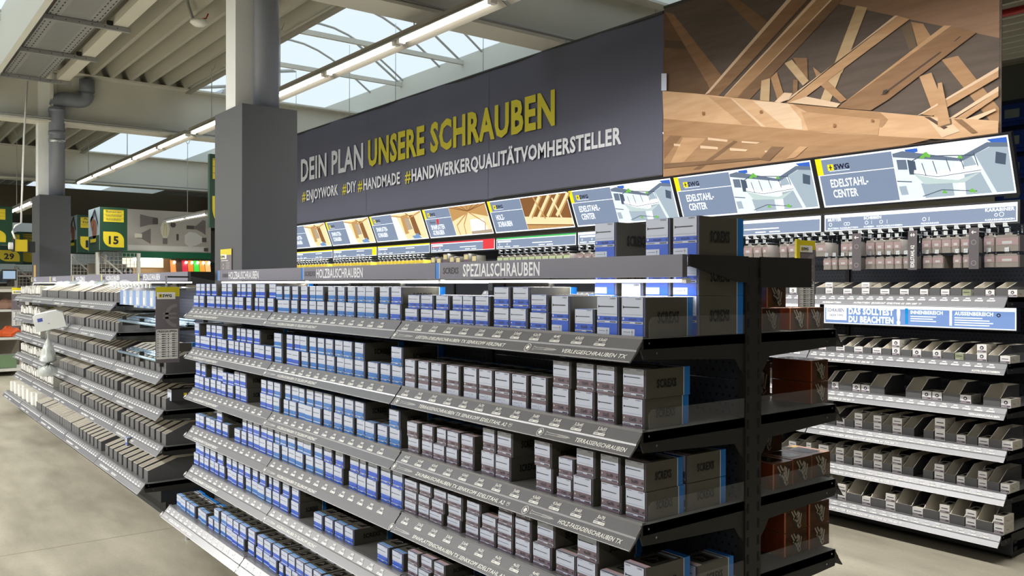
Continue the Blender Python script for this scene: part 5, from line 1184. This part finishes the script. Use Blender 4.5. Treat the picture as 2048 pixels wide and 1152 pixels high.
for lv, z in ((0, 1.28), (1, 1.04)):
    for k in range(3):
        for y in (1.66, 1.95):
            m = MB(); x = -7.0+.5*k; m.box(x-.012, y-.01, z-.05, x+.012, y+.02, z+.02, BLACK); m.box(x-.01, y, z-.05, x+.01, 2.105, z-.03, BLACK); m.build('rod_bracket', g)
    for j in range(7):
        m = MB(); y = 1.655+.045*j + (0.02 if j % 2 else 0); dz = .012*(j % 3)
        m.tube([(0, 0, 0), (1.12 - .08*(j % 3), 0, 0)], .011, RODB, 8); o = m.build('threaded_rod', None, True); o.location = (-7.12+.02*j, y, z-.018+dz+.004)
        tag(o, 'zinc threaded rod, %s from the aisle on the %s rod rest' % (ORD[j], ('upper', 'lower')[lv]), 'rod', 'threaded rods on the %s rest' % ('upper', 'lower')[lv])
# ---------------------------------------------------------------- background beyond the racks
GREEN = mat('aisle_sign_green', (12, 58, 36), .5); AY = mat('aisle_sign_yellow', (204, 184, 32), .5); PHO = mat('sign_photo_blue', (168, 186, 196), .6); PH2 = mat('sign_photo_brown', (132, 86, 66), .6)
def leaf(P, u0, v0, w, h, m, k=1):
    n = 6; pts = [(u0, v0+h), (u0+w*.55, v0+h)] + [(u0+w*.55+w*.45*math.sin(math.pi/2*i/n), v0+h*.45+h*.55*math.cos(math.pi/2*i/n)) for i in range(1, n+1)] + [(u0+w, v0), (u0+w*.45, v0)] + [(u0+w*.45-w*.45*math.sin(math.pi/2*i/n), v0+h*.55-h*.55*math.cos(math.pi/2*i/n)) for i in range(1, n+1)]
    P.poly(pts, m, k)
def aisle_sign(x, y0, y1, z0, z1, dx, num, lines, label, photo=True):
    t = MB(); t.box(x-dx, y0, z0, x, y1, z1, GREEN, {'y-': PHO if photo else GREEN}); o = t.build('aisle_sign'); tag(o, label, 'sign')
    q = MB(); P = Plane(q, (x, y0, z0), (0, 1, 0), (0, 0, 1), .003); w, h = y1-y0, z1-z0
    P.rect(w*.13, h*.66, w*.87, h*.94, AY, 1)
    for i in range(3): P.rect(w*.13, h*(.74+.09*i), w*.87, h*(.745+.09*i), GREEN, 2)
    for i, s in enumerate(lines): P.text(s, w*.22, h*(.875-.09*i), h*.045, INK, w=w*.56, k=2)
    leaf(P, w*.12, h*.07, w*.76, h*.36, AY, 1)
    if num: P.text(num, w*.32, h*.15, h*.17, SIGNK, w=w*.36*(len(num)/2), k=2, bold=.04)
    q.build('lettering', o)
    if photo:
        q = MB(); P = Plane(q, (x-dx, y0, z0), (1, 0, 0), (0, 0, 1), .003)
        P.rect(dx*.05, 0, dx*.95, h*.35, mat('sign_photo_green', (40, 70, 56), .6), 1); P.rect(dx*.2, h*.2, dx*.7, h*.28, AY, 2); P.ring(dx*.55, h*.5, dx*.2, PH2, 1); P.line([(dx*.2, h*.7), (dx*.6, h*.95), (dx*.85, h*.6)], dx*.08, mat('sign_photo_dark', (50, 56, 66), .6), 2); P.ring(dx*.35, h*.68, dx*.13, PH2, 2)
        q.build('picture_print', o)
    return o
def mesh_rack(x, y0, y1, z1, label, top=None):
    t = tag(empty('wire_rack', (x, y0, 0)), label, 'shelf rack'); W = mat('rack_cream', (190, 188, 180), .5); w = y1-y0
    for yy in (0, w):
        m = MB(); m.box(-.04, yy-.03, 0, .04, yy+.03, z1, W); m.build('upright', t)
    m = MB()
    n = 10
    for i in range(n+1): m.box(-.02, w*i/n-.004, z1-.75, -.012, w*i/n+.004, z1, W); m.box(-.02, 0, z1-.75+.75*i/n-.004, -.012, w, z1-.75+.75*i/n+.004, W)
    m.tube([(-.01, 0, z1), (-.01, w, z1-.7)], .015, W, 4); m.build('wire_mesh', t)
    for z in (.4, .9, 1.4, 1.75): m = MB(); m.box(-.9, 0, z-.04, 0, w, z, W); m.build('shelf', t)
    m = MB(); m.box(-.92, 0, 0, -.9, w, z1-.2, mat('rack_back_dim', (120, 112, 100), .7)); m.build('back_panel', t)
    return t
aisle_sign(-18, 3.84, 4.34, 2.21, 3.05, 1.0, '15', ['Batterien', 'Leuchtmittel', 'Autozubehör'], 'green aisle sign with a yellow leaf numbered 15 beside the bulb poster')
aisle_sign(-20.4, 3.90, 4.42, 2.23, 3.05, .9, '1', ['Auto', 'Fahrrad'], 'green aisle sign half hidden behind the sign numbered 15')
aisle_sign(-22, 2.55, 3.10, 2.00, 2.70, .3, '29', ['Farben', 'Lacke', 'Tapeten'], 'small dark green aisle sign numbered 29 at the edge behind the pendant socket', False)
aisle_sign(-15, 1.25, 1.97, 2.14, 2.72, .3, '', ['', '', ''], 'large green sign with a big yellow leaf at the picture edge', False)
aisle_sign(-22.5, 3.05, 3.5, 2.0, 2.75, .3, '', ['Fliesen', 'Sanitär', ''], 'green sign with yellow fields behind the far boxed column', False)
aisle_sign(-7.6, 2.515, 2.70, 2.05, 2.70, .05, '', ['', '', ''], 'narrow green sign edge standing beside the near boxed column', False)
m = MB(); m.box(-7.66, 2.665, 0, -7.62, 2.698, 2.10, BLACK); m.build('sign_post', bpy.data.objects['aisle_sign.005'])
mesh_rack(-18.2, 3.84, 4.6, 2.17, 'cream wire mesh rack standing under the sign numbered 15')
mesh_rack(-20.6, 3.80, 4.5, 2.2, 'cream wire mesh rack standing under the half hidden green sign')
mesh_rack(-22.3, 3.0, 3.7, 1.95, 'bright wire mesh rack behind the far boxed column')
for i in range(6):
    m = MB(); m.box(0, 0, 0, .12, .085, .13, mat('black_red_carton', (44, 30, 28), .5), {'z+': mat('carton_red', (150, 60, 44), .5)}); m.box(.12, .02, .03, .121, .065, .09, TAGG); o = m.build('tool_carton'); o.location = (-18.37, 3.92+.1*i, 1.752); tag(o, 'black and red carton, %s in the row under the sign numbered 15' % ORD[i], 'box', 'cartons under the sign numbered 15')
# bulb poster and lamp display
t = tag(empty('bulb_poster', (-19.5, 4.70, 0)), 'wide pale poster printed with light bulbs above a green shelf edge', 'poster')
m = MB(); m.box(-.02, 0, 2.26, 0, 1.78, 3.16, mat('poster_pale', (176, 168, 158), .6, noise=.08, nscale=1.5)); m.build('panel', t)
q = MB(); P = Plane(q, (0, 0, 2.26), (0, 1, 0), (0, 0, 1), .003)
B1 = mat('bulb_grey', (118, 108, 104), .5); B2 = mat('bulb_dark', (84, 74, 70), .5); B3 = mat('bulb_glass', (214, 210, 190), .4); B4 = mat('poster_light', (206, 202, 196), .5)
P.poly([(.26, .80), (.26, .52), (.45, .58), (.62, .60), (.62, .74), (.45, .76)], B1, 1); P.rect(.52, .60, .63, .73, B2, 2)
P.poly([(.20, .36), (.30, .40), (.48, .50), (.48, .16), (.30, .27), (.18, .28)], B1, 1); P.rect(.15, .29, .30, .38, B3, 2)
P.poly([(.70, .40), (.68, .52), (.72, .64), (.78, .70), (.84, .64), (.88, .52), (.86, .40), (.82, .30), (.74, .30)], B3, 1); P.rect(.73, .17, .83, .30, B1, 2); P.line([(.75, .35), (.76, .6), (.80, .6), (.81, .35)], .012, AY, 2)
P.rect(1.02, .26, 1.07, .40, B2, 1); P.poly([(1.24, .58), (1.45, .60), (1.60, .74), (1.66, .72), (1.66, .40), (1.58, .46), (1.45, .52), (1.24, .53)], B1, 1); P.rect(1.24, .52, 1.40, .60, B2, 2)
P.poly([(1.2, .38), (1.3, .46), (1.45, .44), (1.60, .34), (1.60, .24), (1.45, .16), (1.3, .12), (1.2, .2)], B4, 1); P.rect(1.58, .24, 1.68, .34, B2, 2); P.rect(.02, .02, 1.66, .13, B4, 1); P.rect(1.62, .03, 1.72, .11, B2, 2)
P.ring(.95, .60, .06, B2, 1)
q.build('bulb_print', t)
m = MB(); m.box(-.5, 0, 2.12, .02, 1.78, 2.26, mat('shelf_edge_green', (18, 92, 62), .4)); m.build('green_fascia', t)
t = tag(empty('lamp_display', (-19.5, 4.72, 0)), 'brightly lit display shelf under the bulb poster', 'display shelf')
m = MB(); m.box(-.5, 0, 1.92, -.45, .85, 2.12, mat('display_back_glow', (255, 244, 214), emit=1.2)); m.build('lit_back_panel', t)
m = MB(); m.box(-.51, 0, 1.60, -.5, 1.76, 2.12, mat('display_back_tan', (170, 136, 96), .6)); m.build('back_panel', t)
m = MB(); m.box(-.5, 0, .0, .0, 1.76, 1.62, mat('display_body', (150, 140, 126), .6)); m.build('cabinet_body', t)
m = MB(); m.tube([(-.2, .15, 2.08), (-.2, .75, 2.08)], .03, TUBE, 8); m.build('tube', t)
for i, (c, nm) in enumerate([((240, 150, 70), 'orange'), ((90, 60, 40), 'unlit brown'), ((220, 30, 60), 'red'), ((240, 130, 20), 'amber'), ((60, 220, 60), 'green'), ((245, 160, 50), 'bright orange'), ((250, 190, 120), 'pale orange')]):
    m = MB(); cm_ = mat('lamp_%s' % nm.replace(' ', '_'), c, emit=.0 if i == 1 else 1.0)
    m.face([(0, -.07, 0), (0, .045, 0), (-.1, .055, .28), (-.1, -.06, .28)], cm_); m.face([(-.01, .045, 0), (-.01, -.07, 0), (-.11, -.06, .28), (-.11, .055, .28)], cm_); m.box(-.11, -.06, .28, -.02, .055, .30, BLACK); m.box(-.1, -.07, -.03, .02, .05, 0, BLACK)
    if i != 1: m.tube([(-.06, .02, .22), (-.04, .02, .25)], .025, TUBE, 8)
    o = m.build('display_lamp'); o.location = (-19.45, 5.66+.127*i-.0, 1.80); tag(o, '%s glass panel lamp glowing on the lit display shelf' % nm, 'lamp')
for i in range(14):
    m = MB(); m.tube([(0, 0, 0), (0, 0, .05), (0, 0, .09)], [.025, .035, .015], (PH2, AY, TAGG, CARDD)[i % 4], 8); o = m.build('bulb_pack'); o.location = (-19.3, 4.85+.085*i, 1.62); tag(o, 'small bulb pack, %s along the lit display shelf' % ORD[i], 'pack', 'bulb packs on the lit display shelf')
# distant goods at the picture edge
m = MB(); m.box(-.03, 0, 0, 0, .26, .22, BLACK); m.box(0, .02, .03, .002, .24, .19, em('monitor_picture', (170, 196, 220), .8)); o = m.build('monitor'); o.location = (-20, 2.44, 1.62); tag(o, 'small black monitor showing a pale blue picture in the far aisle', 'monitor')
m = MB(); m.box(-.1, .1, 0, -.04, .16, 1.7, BLACK); m.build('stand', o).location = (0, 0, -1.62)
t = tag(empty('shelf_rack', (-16.5, 1.08, 0)), 'pale shelf rack with folded goods beyond the end of the grey rack', 'shelf rack'); W = mat('rack_cream', (190, 188, 180), .5)
for yy in (0, 1.3):
    m = MB(); m.box(-.04, yy-.03, 0, .04, yy+.03, 1.5, W); m.build('upright', t)
for z in (.12, .65, 1.12, 1.45):
    m = MB(); m.box(-.8, 0, z-.04, .02, 1.3, z, W); m.build('shelf', t)
m = MB(); m.box(-.82, 0, 0, -.8, 1.3, 1.5, mat('rack_back_dim', (120, 112, 100), .7)); m.build('back_panel', t)
for i, (y, z, c, lab) in enumerate([(1.75, .66, (206, 92, 40), 'folded orange tarpaulin on the pale far rack'), (1.35, .66, (120, 96, 74), 'folded brown tarpaulin on the pale far rack'), (2.1, 1.13, (128, 96, 80), 'bundle of brown cloth on top of the pale far rack'), (1.6, 1.13, (150, 140, 110), 'bundle of khaki cloth on top of the pale far rack'), (2.15, .66, (196, 84, 36), 'crumpled orange bag at the end of the pale far rack')]):
    lump('folded_goods', -16.7, y, z, .2, .2, .16, mat('cloth_%d' % i, c, .8), lab, 'cloth', None, 40+i)
for i, (y, c, lab) in enumerate([(1.85, (98, 122, 88), 'green and white carton on the low shelf of the pale far rack'), (1.3, (222, 224, 214), 'white carton on the low shelf of the pale far rack')]):
    m = MB(); m.box(0, 0, 0, .3, .40, .22, mat('carton_c%d' % i, c, .6), {'z+': TAGG}); o = m.build('carton'); o.location = (-16.95, y, .125); tag(o, lab, 'box')
# more low shelving far behind to close the hall
for i, (x, y0, y1, h, c) in enumerate([(-26, -3, 1.6, 2.0, (120, 112, 96)), (-27, 3.2, 7.5, 1.9, (134, 126, 112)), (-25, 8.2, 12, 2.2, (96, 104, 92))]):
    t = tag(empty('shelf_rack', (x, y0, 0)), 'far shelf rack with mixed goods, %s from the front aisle' % ORD[i], 'shelf rack')
    m = MB(); m.box(-.5, 0, 0, -.45, y1-y0, h, mat('far_rack_%d' % i, c, .8)); m.build('back_panel', t)
    for z in (.1, .6, 1.1, 1.6):
        m = MB(); m.box(-.45, 0, z-.04, 0, y1-y0, z, W); m.build('shelf', t)
    rnd = random.Random(i); k = 0; y = .1
    while y < y1-y0-.3:
        for z in (.1, .6, 1.1, 1.6):
            m = MB(); cc = rnd.choice([(140, 80, 66), (190, 176, 100), (210, 206, 194), (96, 116, 134), (90, 80, 70), (84, 116, 88)]); hh = rnd.uniform(.15, .4 if z < 1.5 else .25)
            m.box(-.4, 0, 0, -.03, .34, hh, mat('goods_%d_%d_%d' % cc, cc, .6), {'z+': TAGG}); o = m.build('goods_carton'); o.location = (x, y0+y, z+.002); tag(o, 'distant carton, %s along the %s level of the %s far rack' % (ORD[k], {.1: 'lowest', .6: 'second', 1.1: 'third', 1.6: 'top'}[z], ORD[i]), 'box', 'cartons on the %s far rack' % ORD[i])
        y += .44; k += 1
# blue drawer tower right of the picture banner
t = tag(empty('drawer_rack', (-2.9, 6.9, 0)), 'tall rack of blue storage drawers behind the end of the wall rack', 'drawer rack')
BD = mat('drawer_blue', (22, 52, 132), .4); m = MB(); m.box(0, .02, 0, 2.4, .5, 2.95, mat('drawer_frame', (18, 30, 66), .6)); m.build('frame', t)
for r in range(10):
    for c in range(4):
        m = MB(); x, z = .03+.59*c, 2.75-.2*r; m.box(x, -.02, z, x+.54, .3, z+.16, BD); m.box(x+.02, -.035, z+.03, x+.52, -.02, z+.06, BD)
        m.box(x+.06, -.037, z+.055, x+.16, -.02, z+.12, mat('drawer_label', (120, 132, 130), .6)); m.build('drawer', t)
